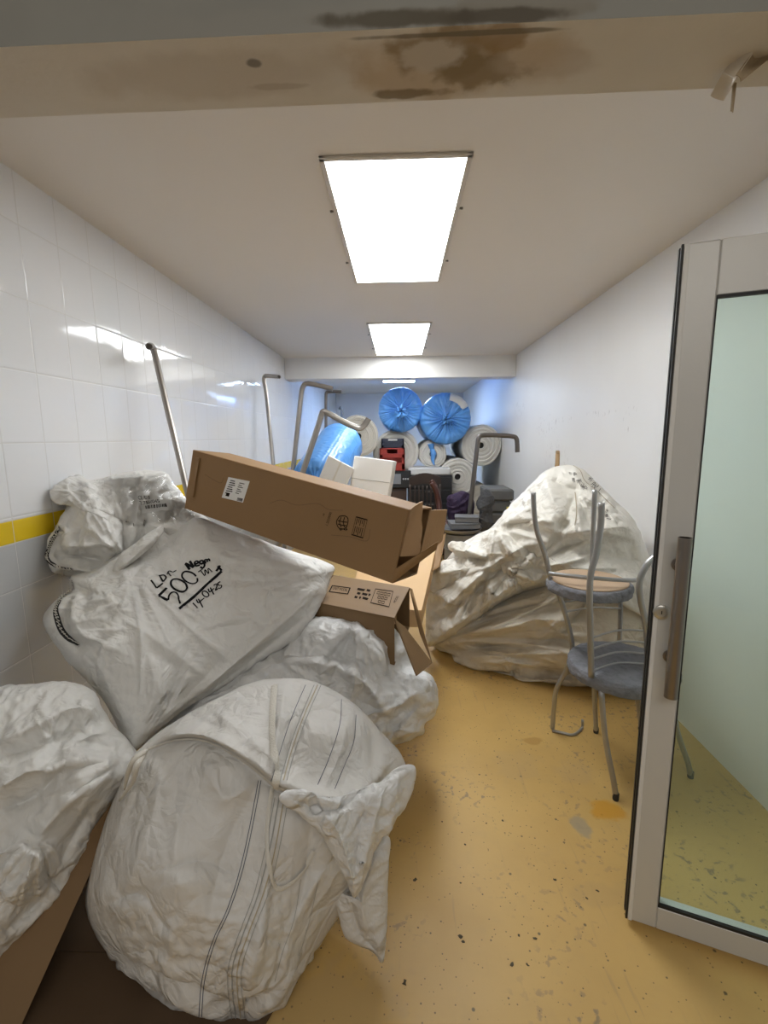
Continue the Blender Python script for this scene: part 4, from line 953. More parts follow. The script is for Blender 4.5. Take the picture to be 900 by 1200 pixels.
#======================================================================= RIGHT HEAP
R2 = sack('bulk_bag', 'soiled cream bulk bag slumped on the floor behind the stacked chairs',
    [(504, 752), (520, 735), (548, 715), (580, 700), (620, 682), (660, 672), (705, 672), (745, 680), (770, 710), (770, 760), (752, 792), (715, 802), (670, 806), (640, 806), (600, 801), (570, 796), (540, 788), (528, 778), (530, 770), (515, 762)],
    (640, 742), (2.90, -.0022, -.0012), .26, .25, M_dirty,
    folds=[([(512, 752), (570, 722), (640, 706), (700, 712)], .028, 6, 9), ([(520, 760), (580, 738), (640, 726), (690, 735)], .026, 6, 9), ([(530, 765), (590, 755), (650, 748), (700, 760)], -.024, 6, 7), ([(535, 772), (600, 768), (660, 766), (700, 778)], .024, 5, 8), ([(530, 782), (590, 790), (650, 792), (720, 790)], -.022, 4, 5), ([(534, 788), (600, 797), (660, 800)], .02, 4, 4),
           ([(560, 722), (610, 704), (660, 690)], .022, 6, 8), ([(600, 715), (650, 735), (690, 770)], .015, 6, 9), ([(560, 745), (620, 738), (680, 745)], .018, 5, 7), ([(550, 735), (600, 716), (660, 700)], -.02, 5, 6), ([(545, 778), (610, 778), (680, 784)], .016, 4, 6)],
    grow=(.03, .016), grain=(1, -.2, .15, .45), cr=(.012, .2), seed=71, rad=[(515, 752, 14, 20, 200, -22, 14, .014, 2.6), (700, 690, 8, 15, 120, 120, 190, .010, 3)], hi=(1.465, None, None))
R1 = sack('bulk_bag', 'large cream bulk bag with black printed characters, heaped against the white wall',
    [(503, 757), (499, 735), (500, 705), (504, 682), (520, 660), (536, 642), (556, 628), (576, 618), (596, 594), (622, 568), (640, 552), (662, 545), (682, 550), (700, 566), (722, 588), (742, 608), (754, 635), (764, 668), (766, 700), (758, 724), (735, 712), (705, 700), (672, 690), (640, 688), (604, 698), (570, 718), (535, 742)],
    (625, 640), (2.92, -.0022, -.0012), .30, .10, M_cream,
    folds=[([(508, 752), (545, 725), (590, 695), (625, 672)], .03, 7, 9), ([(505, 735), (550, 700), (590, 665), (612, 650)], -.03, 6, 8), ([(510, 720), (545, 690), (580, 660), (600, 655)], .03, 6, 8), ([(502, 705), (520, 688), (560, 668), (575, 664)], .03, 5, 7), ([(505, 695), (545, 676), (575, 668)], -.03, 4, 6), ([(528, 640), (548, 645), (572, 655)], .04, 4, 5), ([(530, 650), (550, 655), (575, 660)], -.035, 4, 5),
           ([(580, 618), (575, 640), (574, 656)], .035, 5, 6), ([(584, 622), (592, 645), (600, 660)], .03, 5, 6), ([(578, 618), (610, 608), (660, 612)], .022, 7, 12), ([(585, 625), (610, 640), (625, 650)], -.02, 6, 8), ([(590, 662), (605, 672), (625, 680), (640, 674)], .03, 5, 6), ([(595, 652), (615, 640), (635, 636)], .022, 5, 8), ([(600, 600), (640, 618), (665, 624), (700, 622), (745, 632)], .024, 6, 16), ([(620, 585), (640, 605), (668, 620)], -.022, 6, 8),
           ([(640, 565), (650, 590), (672, 618)], .018, 6, 10), ([(645, 560), (665, 572), (682, 575)], -.02, 5, 6), ([(668, 548), (684, 570), (700, 590)], .014, 5, 8), ([(700, 620), (735, 618), (752, 635)], .02, 6, 10), ([(610, 580), (625, 600), (655, 615)], .02, 6, 8), ([(700, 570), (725, 605), (748, 640)], .014, 8, 10), ([(640, 640), (700, 650), (760, 660)], -.022, 12, 20), ([(650, 660), (700, 672), (760, 690)], .02, 10, 14), ([(570, 690), (610, 668), (650, 668)], -.015, 7, 9)],
    lumps=[(690, 600, 60, .04), (600, 640, 40, .05)], grow=(.045, .018), N=200, cr=(.010, .16), seed=81, rad=[(578, 656, 13, 8, 95, 95, 200, .016, 2.6), (580, 618, 10, 6, 70, -60, 60, .016, 2.6), (620, 668, 10, 8, 110, -60, 20, .012, 2.6), (675, 575, 8, 8, 70, 30, 120, .012, 3), (600, 665, 8, 8, 70, 60, 150, .014, 2.6)], hi=(1.465, None, None))
for nm, ol, cc, pl, tf, sd in (('loose_fold', [(525, 638), (541, 635), (562, 645), (579, 655), (577, 668), (556, 660), (536, 652)], (553, 650), (2.88, -.002, 0), .03, 82),
        ('loose_fold', [(506, 668), (528, 655), (556, 650), (577, 660), (562, 674), (532, 684), (505, 694)], (540, 668), (2.90, -.002, 0), .05, 83),
        ('gathered_cloth', [(588, 664), (596, 645), (615, 636), (632, 640), (641, 655), (637, 673), (618, 685), (600, 681)], (616, 661), (2.66, -.001, -.0015), .06, 84)):
    sack(nm, None, ol, cc, pl, tf, .06, M_cream, folds=[([(ol[0][0] + 3, ol[0][1] + 4), cc, (ol[3][0] - 3, ol[3][1] + 3)], .02, 3, 4)], rad=[(cc[0], cc[1], 7, 5, 32, 0, 360, .010, 2.2)], grow=(.06, .02), cr=(.012, .07), dmax=.03, N=72, seed=sd, parent=R1)
it = []
for s_, q in (('水', [(687, 562), (691, 558), (695, 562), (691, 566)]), ('泥', [(691, 569), (696, 565), (701, 570), (696, 574)]), ('厂', [(700, 576), (703, 573), (706, 580), (702, 583)]),
              ('包', [(666, 554), (670, 554), (671, 557), (667, 557)]), ('装', [(671, 555), (674, 554), (676, 557), (673, 559)]), ('有', [(670, 561), (674, 560), (675, 565), (671, 566)]), ('限', [(676, 563), (680, 562), (682, 566), (678, 567)]), ('公', [(679, 567), (683, 566), (685, 569), (681, 571)]), ('司', [(682, 571), (686, 570), (688, 573), (684, 575)]),
              ('净', [(709, 597), (712, 597), (713, 601), (709, 601)]), ('重', [(709, 603), (713, 602), (714, 606), (710, 607)]), ('5', [(711, 608), (716, 607), (717, 609.5), (712, 610)])):
    marks('printed_character', R1, [('t', s_, q)], M_print, R1, off=.006)
ribbons('seam', R1, [[(672, 546), (680, 552), (684, 562), (692, 570), (699, 575), (720, 596)], [(674, 577), (676, 600), (674, 616)]], .006, mat('seam_thread', (.42, .36, .26), .7), R1, off=.004)
# stick behind the heap
s0 = at(653.5, 533, 3.22); o = MB().tube([(s0[0] - .02, s0[1] - .05, .01), s0 - DZ * .1, s0], [.016, .016, .011], 8, 4).build('wooden_stick', mat('raw_wood', (.40, .26, .13), .7, var=.4, var_scale=20), smooth=True)
tag(o, 'thin wooden stick poking up behind the printed cream bag', 'stick')
#==================PART3
#======================================================================= STACKED CHAIRS
M_shag = mat('grey_shaggy_fabric', (.24, .245, .27), .95, var=.5, var_scale=40, var_col=(.12, .125, .14), bump=1.0, bump_scale=38, spec=.1)
M_ply = mat('bare_plywood', (.50, .36, .24), .65, var=.4, var_scale=12, var_col=(.38, .26, .17))
M_foot = mat('rubber_foot', (.03, .03, .03), .7)
def seat_pad(name, c, r, z0, z1, m, parent, seed, ry=None):
    V = []; Fc = []; N = 96; prof = [(0, .02), (0, .6), (0.002, .94), (.012, .985), (.5, 1.0), (.85, .98), (1.0, .90), (1.03, .6), (1.04, .02)]
    P2 = curve([(a, b) for a, b in prof], 5)
    for h, q in P2:
        for k in range(N):
            a = 2 * math.pi * k / N; V.append((c[0] + r * q * math.cos(a), c[1] + (ry or r) * q * math.sin(a), z0 + (z1 - z0) * h))
    V = np.array(V); d = V - np.array([c[0], c[1], (z0 + z1) / 2]); d /= np.linalg.norm(d, axis=1)[:, None]
    V = V + d * (crumple(V, .03, seed) * .004 + perlin(V * 70, seed) * .004)[:, None]
    for i in range(len(P2) - 1):
        for k in range(N): Fc.append((i * N + k, i * N + (k + 1) % N, (i + 1) * N + (k + 1) % N, (i + 1) * N + k))
    Fc.append(tuple(range(N))[::-1]); Fc.append(tuple((len(P2) - 1) * N + k for k in range(N)))
    return obj(name, V, Fc, m, parent)
# lower chair, upright
sc_ = np.array([.985, 1.99, 0]); R_ = .225
lc = thing('bistro_chair', 'lower grey metal chair with shaggy grey seat, standing beside the glass door edge', 'chair', (sc_[0], sc_[1], 0), 'stacked bistro chairs')
zs = .455
seat_pad('seat', sc_, R_, zs, zs + .055, M_shag, lc, 5)
legs = [((.835, 1.84), (.897, 1.778)), ((.925, 2.13), (1.0, 2.23)), ((1.14, 1.88), (1.285, 1.915)), ((1.12, 2.13), (1.24, 2.26))]
for (a, b_) in legs:
    A, B = np.array([*a, zs + .002]), np.array([*b_, .012]); mid = A * .55 + B * .45 + (A - B) * [.12, .12, 0]
    lg = MB().tube([A, mid, B * .85 + A * .15, B], .0115, 12, 6).build('leg', M_chrome, lc, True)
    MB().lathe((B[0], B[1], .0), (0, 0, 1), [(0, .0115), (.003, .0125), (.03, .0128), (.031, .011)], 14).build('rubber_foot', M_foot, lg)
# its backrest: two bent uprights and four bars
u1 = [at(*p) for p in ((705, 589, 1.84), (704, 615, 1.84), (699, 648, 1.84), (692.5, 672, 1.84), (691, 700, 1.84), (692, 745, 1.85))] + [np.array([at(693, 793, 1.86)[0], 1.86, zs + .05])]
up1 = MB().tube(u1, .0125, 14, 7, hollow=.8).build('back_upright', M_chrome, lc, True)
u2 = [at(*p) for p in ((788, 628, 1.90), (772, 648, 1.90), (758, 662, 1.90), (750, 680, 1.90), (750, 700, 1.90), (757, 735, 1.90), (762, 765, 1.90))]; u2[-1][2] = zs + .05
up2 = MB().tube(u2, .0125, 14, 7, hollow=.8).build('back_upright', M_chrome, lc, True)
for ya, yb_ in ((748, 739), (761, 753), (773, 766), (787, 778)):
    pa, pb = at(692, ya, 1.852), at(757, yb_, 1.90); md = (pa + pb) / 2 + np.array([.02, .05, -.004])
    MB().tube([pa, md, pb], .0045, 8, 8).build('back_bar', M_chrome, lc, True)
# upper chair, upside down: seat, legs in the air, back hanging to the floor
uc = thing('bistro_chair', 'upper metal chair upside down on the lower one, bare plywood seat underside showing', 'chair', (.85, 2.12, 0), 'stacked bistro chairs')
c2 = at(690, 680, 2.10); zu = c2[2]
seat_pad('seat', c2, .183, zu - .045, zu, M_shag, uc, 9)
MB().lathe((c2[0], c2[1], zu), (0, 0, 1), [(0, .165), (.004, .166), (.007, .160)], 56).build('seat_board', M_ply, uc)
for pts, hol in (([(625, 577, 2.12), (626, 600, 2.12), (629, 622, 2.12), (638, 648, 2.12), (643, 668, 2.12), (645, 680, 2.12)], .8), ([(697, 574, 2.24), (695.5, 610, 2.24), (694, 640, 2.24), (694, 668, 2.22)], .8)):
    P = [at(*p) for p in pts]; P[-1][2] = zu - .003
    MB().tube(P, .0112, 14, 7, hollow=hol).build('leg', M_chrome, uc, True)
P = [at(643, 672, 2.06), at(690, 677, 1.99), at(735, 680, 1.98), at(752, 679, 2.02)]
MB().tube(P, .0095, 12, 6).build('seat_frame', M_chrome, uc, True)
b1 = [at(652, 688, 2.10), at(661, 715, 2.12), at(669, 745, 2.14), at(670, 765, 2.15), at(663, 787, 2.17), at(652, 808, 2.19), at(649, 830, 2.21), atz(647.5, 853, .016)]
MB().tube(b1, .0115, 12, 7).build('back_upright', M_chrome, uc, True)
b2_ = [at(727, 689, 2.26), at(727, 720, 2.27), at(726, 750, 2.28), at(725, 785, 2.29)]
MB().tube(b2_, .0115, 12, 6).build('back_upright', M_chrome, uc, True)
for (xa, ya), (xb, yb_) in (((655, 696), (727, 691)), ((658, 706), (727, 702)), ((662, 717), (727, 713))):
    MB().tube([at(xa, ya, 2.11), at((xa + xb) / 2, (ya + yb_) / 2 - 3, 2.24), at(xb, yb_, 2.26)], .0045, 8, 8).build('back_bar', M_chrome, uc, True)
fb = [atz(647, 856, .008), atz(660, 859, .008), atz(672, 861, .008), atz(682, 853, .010)]; fb.append(fb[-1] + np.array([.0, .0, .045]))
MB().tube(fb, .007, 8, 3).build('top_rail', M_chrome, uc, True)

#======================================================================= LOOSE STEEL TUBES
def steel_tube(label, pts, r, m=M_tube, hollow=.8, base=None):
    P = [at(*p) if len(p) == 3 and not isinstance(p, np.ndarray) else p for p in pts]
    if base is not None: P = [np.array(base, float)] + P
    o = auto_smooth(MB().tube(P, r, 14, 7, hollow=hollow).build('steel_tube', m), 50)
    return tag(o, label, 'steel tube', 'bent steel tubes')
def ext(p, q, z):                      # carry the line q->p on until height z
    a, b = at(*p), at(*q); d = a - b; return a + d * ((z - a[2]) / d[2])
steel_tube('leftmost bent steel tube leaning on the tiled wall above the sacks', [np.array([-1.415, 2.62, 1.0]) * 1.0 if False else ext((213, 548, 2.42), (185, 430, 2.60), .02), (213, 548, 2.42), (196, 478, 2.53), (182, 418, 2.62), (178.5, 407, 2.62), (176, 405, 2.55), (174.5, 406, 2.44)], .0165)
steel_tube('slim bent steel tube on the tiled wall, second from the left', [ext((321, 552, 4.7), (313, 470, 4.85), .05), (321, 552, 4.7), (313, 470, 4.85), (309.5, 446, 4.88), (310.5, 441, 4.88), (314, 440.5, 4.86), (327, 441.5, 4.72)], .020)
steel_tube('tall bent steel tube with a flat top arm, in front of the blue wrapped roll', [ext((343, 555, 4.35), (350, 490, 4.4), .05), (343, 555, 4.35), (350, 490, 4.4), (353.5, 460, 4.42), (356, 452, 4.42), (361, 449.5, 4.42), (375, 452, 4.42), (390, 456, 4.42)], .023)
steel_tube('thick steel tube crossing the blue wrapped roll, its arm curled up at the tip', [ext((354, 556, 3.72), (370, 508, 3.72), .01), (354, 556, 3.72), (370, 508, 3.72), (377, 486, 3.72), (379, 482.5, 3.72), (384, 484, 3.72), (400, 493, 3.70), (416, 500.5, 3.68), (423, 501, 3.68), (428, 497, 3.68), (432, 490.5, 3.68)], .023)
steel_tube('dark bent steel tube standing behind the blue wrapped roll', [ext((382, 500, 6.0), (382, 470, 6.0), .05), (382, 500, 6.0), (382, 466, 6.0), (383, 460, 6.0), (387, 458.8, 6.0), (400, 459, 6.0)], .019, M_dtube)
steel_tube('thin dark hooked rod at the far back wall', [ext((400.5, 500, 9.0), (400.5, 485, 9.0), .05), (400.5, 500, 9.0), (400.5, 484, 9.0), (400.3, 479.5, 9.0), (398.8, 478, 9.0), (397.8, 480, 9.0)], .022, M_dtube)
steel_tube('rightmost dark steel tube with a hooked arm in front of the foam rolls', [ext((550, 605, 5.0), (555, 560, 5.0), .05), (550, 605, 5.0), (555, 560, 5.0), (559.5, 522, 5.0), (561, 513.5, 5.0), (565.5, 510.2, 5.0), (585, 510.2, 5.0), (601, 511.5, 4.98), (605, 514, 4.97), (606, 520, 4.97), (606.3, 530, 4.97)], .024, M_dtube)

#======================================================================= FOAM ROLLS
M_foam = mat('cream_foam', (.66, .635, .58), .75, var=.35, var_scale=6, var_col=(.55, .52, .46), bump=.15, bump_scale=40)
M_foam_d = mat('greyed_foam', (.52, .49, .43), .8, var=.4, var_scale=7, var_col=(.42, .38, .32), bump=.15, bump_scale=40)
M_hole = mat('dark_core', (.02, .018, .016), .8); M_cardcore = mat('card_core', (.30, .24, .18), .8)
M_blue = mat('blue_plastic_film', (.12, .37, .86), .28, var=.45, var_scale=5, var_col=(.27, .54, .95), bump=.9, bump_scale=16, btype='RIDGED_MULTIFRACTAL')
M_blue2 = mat('deep_blue_plastic_film', (.10, .31, .72), .30, var=.4, var_scale=6, var_col=(.20, .44, .82), bump=.9, bump_scale=16, btype='RIDGED_MULTIFRACTAL')
def foam_roll(label, c, axis, r, L, m=M_foam, seed=1, hole=.045, sag=.03):
    c = np.asarray(c, float); ax = unit(axis); R = random.Random(seed)
    t = thing('foam_roll', label, 'foam roll', (c[0], c[1] + .4, c[2] - r), 'rolls of foam sheet')
    prof = [(.22, hole * .98), (.0, hole)]; q = hole; d = 0
    while q < r * .93:
        step = R.uniform(.012, .030); d2 = R.uniform(-.010, .014)
        prof += [(d2, q + step * .15), (d2, q + step * .85)]
        if R.random() < .5: prof += [(d2 + .012, q + step * .92)]
        q += step
    prof += [(.004, r * .975), (.012, r * .995), (.03, r), (L * .3, r * 1.0), (L * .6, r * .995), (L - .02, r), (L, r * .97)]
    w = lambda a, h: 1 + sag * math.sin(a * 2 + seed) * .5 + .008 * math.sin(a * 5 + seed * 2 + h * 3)
    b = auto_smooth(MB().lathe(c, ax, prof, 56, w).build('roll', m, t), 35)
    k = MB().lathe(c + ax * .05, ax, [(0, hole * .97), (.02, hole * .97)], 24, None).build('core_hole', M_hole, t)
    return t
def blue_roll(label, c, axis, r, L, m, seed, folds=30, tuft=.3, group='foam rolls wrapped in blue plastic'):
    c = np.asarray(c, float); ax = unit(axis); x = unit(np.cross(ax, [0, 0, 1.0])); y = np.cross(x, ax); N = 180; V = []; Fc = []
    t = thing('wrapped_roll', label, 'wrapped roll', (c[0], c[1] + .4, c[2] - r), group)
    rs = [.03, .06, .1, .15, .2, .27, .34, .42, .5, .58, .66, .74, .82, .9, .96]
    A = np.linspace(0, 2 * np.pi, N, endpoint=False); R = np.random.RandomState(seed)
    rows = []
    for q in rs: rows.append((q, .10 * q ** 2.5 * 0 + (-.055 * (1 - q) ** 2.2) + .05 * max(0, q - .8) / .2 * .8))
    rows += [(1.0, .07), (1.01, .16)] + [(1.0 + .01 * math.sin(k), .16 + (L - .16) * k / 8) for k in range(1, 9)] + [(.8, L + .03), (.1, L + .04)]
    for q, h in rows:
        ph = A / (2 * np.pi) * folds + perlin(np.stack([np.cos(A) * 2, np.sin(A) * 2, np.full(N, seed + q * .6)], 1), seed) * 2.2
        tri = 1 - np.abs((ph % 1) * 2 - 1); fa = (.035 * min(1, q * 3) * (1 - .75 * q) if q < 1 and h < .1 else .006)
        nz = perlin(np.stack([np.cos(A) * 3 * q, np.sin(A) * 3 * q, np.full(N, seed + h * 6)], 1) * 1.6, seed + 3)
        hh = h - fa * (tri - .5) * 1.6 + nz * .012; rq = r * q * (1 + (.012 * nz + .012 * (tri - .5)) * (q > .9))
        V += list(c + ax * hh[:, None] + (x * np.cos(A)[:, None] + y * np.sin(A)[:, None]) * rq[:, None])
    for i in range(len(rows) - 1):
        for k in range(N): Fc.append((i * N + k, i * N + (k + 1) % N, (i + 1) * N + (k + 1) % N, (i + 1) * N + k))
    Fc.append(tuple(range(N))[::-1]); Fc.append(tuple((len(rows) - 1) * N + k for k in range(N)))
    P = [np.array(V[i]) for i in Fc[5]]
    if np.dot(np.cross(P[1] - P[0], P[2] - P[0]), ax) > 0: Fc = [f[::-1] for f in Fc]
    wr_ = obj('plastic_wrap', V, Fc, m, t)
    # gathered knot
    K = 40; V2 = []; F2 = []
    for i, (h, q) in enumerate(((.0, .10), (-.03, .07), (-.06, .06), (-.09, .10), (-.115, .15), (-.12, .12), (-.10, .03))):
        for k in range(K):
            a = 2 * math.pi * k / K; w = 1 + .35 * math.sin(a * 7 + i) * (.4 + i * .12) + .2 * math.sin(a * 3 + seed)
            V2.append(c + ax * (h * tuft / .3 - .05 + .015 * math.sin(a * 5 + seed)) + (x * math.cos(a) + y * math.sin(a)) * r * q * w * (1 + tuft) - np.array([0, 0, max(0, -h - .05) * 1.2 * tuft]))
    for i in range(6):
        for k in range(K): F2.append((i * K + k, (i + 1) * K + k, (i + 1) * K + (k + 1) % K, i * K + (k + 1) % K))
    F2.append(tuple(6 * K + k for k in range(K)))
    obj('gathered_end', V2, F2, m, t)
    return t
AX = (0.0, 1, 0)
YR = 6.9
blue_roll('bright blue wrapped roll on top of the heap, left of the other blue one', at(469.5, 480, YR - .1), (-.02, 1, .0), .315, 1.5, M_blue, 3, 34, .6)
c_ = at(522.5, 490.5, YR - .15); br = blue_roll('darker blue wrapped roll on top of the heap, torn at its upper right edge', c_, (.0, 1, 0), .36, 1.5, M_blue2, 8, 26, .15)
V = []; nA = 14
for i in range(nA + 1):
    a = math.radians(28 + 52 * i / nA)
    for q, h in ((.70, -.02), (.86, -.012), (1.0, .04), (1.03, .10)):
        V.append(c_ + np.array([math.cos(a) * .36 * (q + .03 * math.sin(i * 2.1 + q * 9) * (q < .8)), h - .01, math.sin(a) * .36 * q]))
obj('torn_patch', V, [(i * 4 + k, i * 4 + k + 1, i * 4 + k + 5, i * 4 + k + 4) for i in range(nA) for k in range(3)], M_foam, br)
foam_roll('foam roll by the right wall, highest of the bare ones, under the hooked tube arm', at(564, 522, YR), AX, .295, 1.6, seed=4)
foam_roll('bare foam roll right of the black cabinet, just under the wall roll', at(536.5, 559, YR - .05), AX, .272, 1.6, seed=7)
foam_roll('big foam roll behind the red crate, under the bright blue roll', at(464, 530, YR + .05), AX, .335, 1.5, seed=9, sag=.04)
sm = foam_roll('small foam roll with blue plastic scraps between the blue rolls and black cabinet', at(507, 532, YR), AX, .205, 1.5, seed=12)
MB().tube([at(505, 520, YR - .03), at(506, 526, YR - .02), at(508, 532, YR - .03), at(507, 539, YR - .03), at(509, 545, YR - .03)], [.05, .03, .045, .025, .01], 9, 5).build('plastic_scrap', M_blue2, sm, True)
foam_roll('lowest foam roll, partly hidden behind the grey crumpled cloth', at(562, 588, YR), AX, .25, 1.5, M_foam_d, seed=15)
foam_roll('greyish foam roll standing behind the left blue wrapped roll', at(420, 511, 6.6), (-.12, 1, .0), .285, 1.4, M_foam_d, seed=18)
a_, b_ = at(370, 570, 4.3), at(399, 521, 5.3)
blue_roll('blue plastic wrapped roll lying tilted against the left tiled wall', a_, b_ - a_, .25, 1.05, M_blue2, 21, 22, .2)

#======================================================================= CLUTTER AT THE BACK
M_blk = mat('black_painted', (.018, .018, .02), .45); M_blk2 = mat('charcoal_plastic', (.02, .021, .025), .4); M_lgrey = mat('pale_grey_top', (.60, .60, .60), .45)
M_red = mat('red_crate_plastic', (.30, .030, .022), .45, var=.2, var_scale=8); M_wood = mat('dark_stained_wood', (.035, .022, .018), .4, var=.4, var_scale=14, var_col=(.06, .035, .025)); M_mah = mat('mahogany_wood', (.065, .018, .012), .35)
M_brown = mat('brown_veneer', (.06, .035, .025), .5)
def xyz(px, py, Y): return at(px, py, Y)
# dark veneered cupboard
x0, x1 = -.50, .10; t = thing('cupboard', 'dark brown veneered cupboard under the red crate', 'cupboard', (-.2, 6.85, 0))
MB().slab((x0, 6.60, 0), (x1 - x0, 0, 0), (0, .5, 0), (0, 0, .80), .008).build('body', M_brown, t)
for k in (0, 1):
    dd = MB().slab((x0 + .02 + k * .29, 6.582, .05), (.27, 0, 0), (0, .017, 0), (0, 0, .70), .004).build('door', M_brown, t)
    MB().lathe((x0 + .265 + k * .07, 6.582, .45), (0, -1, 0), [(0, .006), (.012, .012), (.02, .009)], 12).build('knob', M_tube, dd)
# black box with a grey panel
t = thing('amplifier', 'black electronic box with a grey front panel below the red crate', 'electronics', (-.1, 6.7, .80))
MB().slab((-.36, 6.56, .80), (.52, 0, 0), (0, .36, 0), (0, 0, .25), .01).build('body', M_blk, t)
MB().slab((-.10, 6.552, .86), (.12, 0, 0), (0, .01, 0), (0, 0, .14), .003).build('panel', mat('grey_panel', (.22, .23, .25), .4), t)
for k in range(3): MB().lathe((.055 + k * .032, 6.56, .93), (0, -1, 0), [(0, .012), (.015, .011), (.016, .006)], 14).build('knob', M_lgrey, t)
# crates
def crate(label, x0, x1, y0, z0, h, d, m, win, slot):
    t = thing('crate', label, 'crate', ((x0 + x1) / 2, y0 + d / 2, z0), 'plastic crates')
    w = x1 - x0; th = .014; k = MB()
    k.slab((x0, y0 + d - th, z0), (w, 0, 0), (0, th, 0), (0, 0, h)).slab((x0, y0, z0), (th, 0, 0), (0, d, 0), (0, 0, h)).slab((x1 - th, y0, z0), (th, 0, 0), (0, d, 0), (0, 0, h)).slab((x0, y0, z0), (w, 0, 0), (0, d, 0), (0, 0, th))
    hh = h * .22
    k.slab((x0, y0, z0), (w, 0, 0), (0, th, 0), (0, 0, h * .34), .003); k.slab((x0, y0, z0 + h * .56), (w, 0, 0), (0, th, 0), (0, 0, h * .20), .003); k.slab((x0, y0, z0 + h * .94), (w, 0, 0), (0, th, 0), (0, 0, h * .06), .003)
    for a in (0, .88): k.slab((x0 + w * a, y0, z0), (w * .12, 0, 0), (0, th, 0), (0, 0, h), .003)
    for a in (.12, .70): k.slab((x0 + w * a, y0, z0 + h * .7), (w * .18, 0, 0), (0, th, 0), (0, 0, h * .28), .003)
    for j in range(9):                                   # lattice in the open band
        xx = x0 + w * (.12 + .76 * j / 9); ww = w * .76 / 9
        k.slab((xx, y0 + .003, z0 + h * .34), (ww, 0, h * .22), (.006, 0, 0), (0, th * .6, 0)); k.slab((xx + ww, y0 + .003, z0 + h * .34), (-ww, 0, h * .22), (.006, 0, 0), (0, th * .6, 0))
    for a in (.0, .3, .72): k.slab((x0 - .004, y0 - .004, z0 + h * a), (w + .008, 0, 0), (0, .008, 0), (0, 0, h * .035))
    k.build('body', m, t)
    if slot: MB().slab((x0 + w * .3, y0 - .005, z0 + h * .78), (w * .4, 0, 0), (0, .006, 0), (0, 0, h * .16), .003).build('handle_tag', M_lgrey, t)
    return t
crate('red plastic crate standing on the black box', -.275, .075, 6.55, 1.05, .31, .36, M_red, 0, False)
crate('dark blue-black plastic crate on top of the red crate', -.25, .065, 6.58, 1.36, .13, .32, mat('navy_crate', (.03, .035, .06), .45), 0, True)
# black cabinet with pale top
t = thing('cabinet', 'black cabinet with a pale grey top behind the spindle chair', 'cabinet', (.43, 6.85, 0))
MB().slab((.12, 6.60, 0), (.62, 0, 0), (0, .5, 0), (0, 0, .98), .008).build('body', M_blk2, t)
MB().slab((.125, 6.59, .98), (.59, 0, 0), (0, .5, 0), (0, 0, .10), .015).build('top', M_lgrey, t)
for k, (za, hb) in enumerate(((.80, .15), (.62, .15), (.30, .28), (.05, .22))):
    dr = MB().slab((.14, 6.582, za), (.58, 0, 0), (0, .018, 0), (0, 0, hb), .005).build('drawer', M_blk, t)
    MB().slab((.36, 6.572, za + hb - .03), (.14, 0, 0), (0, .01, 0), (0, 0, .014), .003).build('handle', M_dtube, dr)
# spindle chair
cx, cy = .33, 5.85
t = thing('wooden_chair', 'dark wooden spindle back chair in front of the black cabinet', 'chair', (cx, cy, 0))
st = MB().slab((cx - .20, cy - .24, .425), (.40, 0, 0), (0, .44, 0), (0, 0, .035), .014).build('seat', M_wood, t)
tr_ = [(cx - .205 + .41 * k / 10, cy + .22 + .03 * math.sin(math.pi * k / 10), .93 + .035 * math.sin(math.pi * k / 10)) for k in range(11)]
mb = MB()
for k in range(10):
    a, b_ = np.array(tr_[k]), np.array(tr_[k + 1]); mb.slab(a - DZ * .06, b_ - a, (0, .022, 0), DZ * (.12 + .02 * math.sin(math.pi * (k + .5) / 10)))
mb.build('crest_rail', M_wood, t)
for s in (-1, 1): MB().tube([(cx + s * .185, cy + .19, .45), (cx + s * .19, cy + .205, .7), (cx + s * .195, cy + .23, .90)], [.016, .019, .014, .018, .013], 10, 5).build('back_post', M_wood, t, True)
for k in range(6):
    x = cx - .13 + .26 * k / 5; MB().tube([(x, cy + .19, .45), (x, cy + .21, .66), (x, cy + .235, .885)], [.008, .012, .008, .013, .008], 8, 5).build('spindle', M_wood, t, True)
for sx_ in (-1, 1):
    for sy in (-1, 1):
        MB().lathe((cx + sx_ * .17, cy - .02 + sy * .19, 0), (0, 0, 1), [(0, .012), (.06, .016), (.10, .022), (.12, .014), (.2, .02), (.27, .025), (.29, .015), (.31, .024), (.36, .020), (.426, .022)], 12).build('leg', M_wood, t, True)
for z in (.14, .22): MB().tube([(cx - .17, cy - .21, z), (cx, cy - .21, z), (cx + .17, cy - .21, z)], [.008, .012, .008], 8, 3).build('stretcher', M_wood, t, True)
# mahogany chair seen from the side
t = thing('wooden_chair', 'reddish brown curved wooden chair right of the spindle chair', 'chair', (.60, 5.55, 0))
bk = [at(*p) for p in ((505.5, 566, 5.6), (511, 575, 5.6), (514, 588, 5.6), (515.5, 600, 5.55), (520, 610, 5.5), (526, 619, 5.4))]
for dy in (0, .34): MB().tube([p + np.array([0.02 * (dy > 0), dy, 0]) for p in bk], [.026, .034, .036, .032, .026, .022], 12, 6).build('back_post', M_mah, t, True)
MB().slab(bk[2] + [-.01, 0, -.02], (.0, .35, 0), (-.02, 0, .2), (.018, 0, 0)).build('back_panel', M_mah, t)
MB().slab((.54, 5.36, .40), (.36, 0, 0), (0, .40, 0), (0, 0, .04), .012).build('seat', M_wood, t)
for sx_ in (.56, .88):
    for sy in (5.39, 5.72): MB().lathe((sx_, sy, 0), (0, 0, 1), [(0, .016), (.2, .02), (.40, .024)], 10).build('leg', M_mah, t, True)
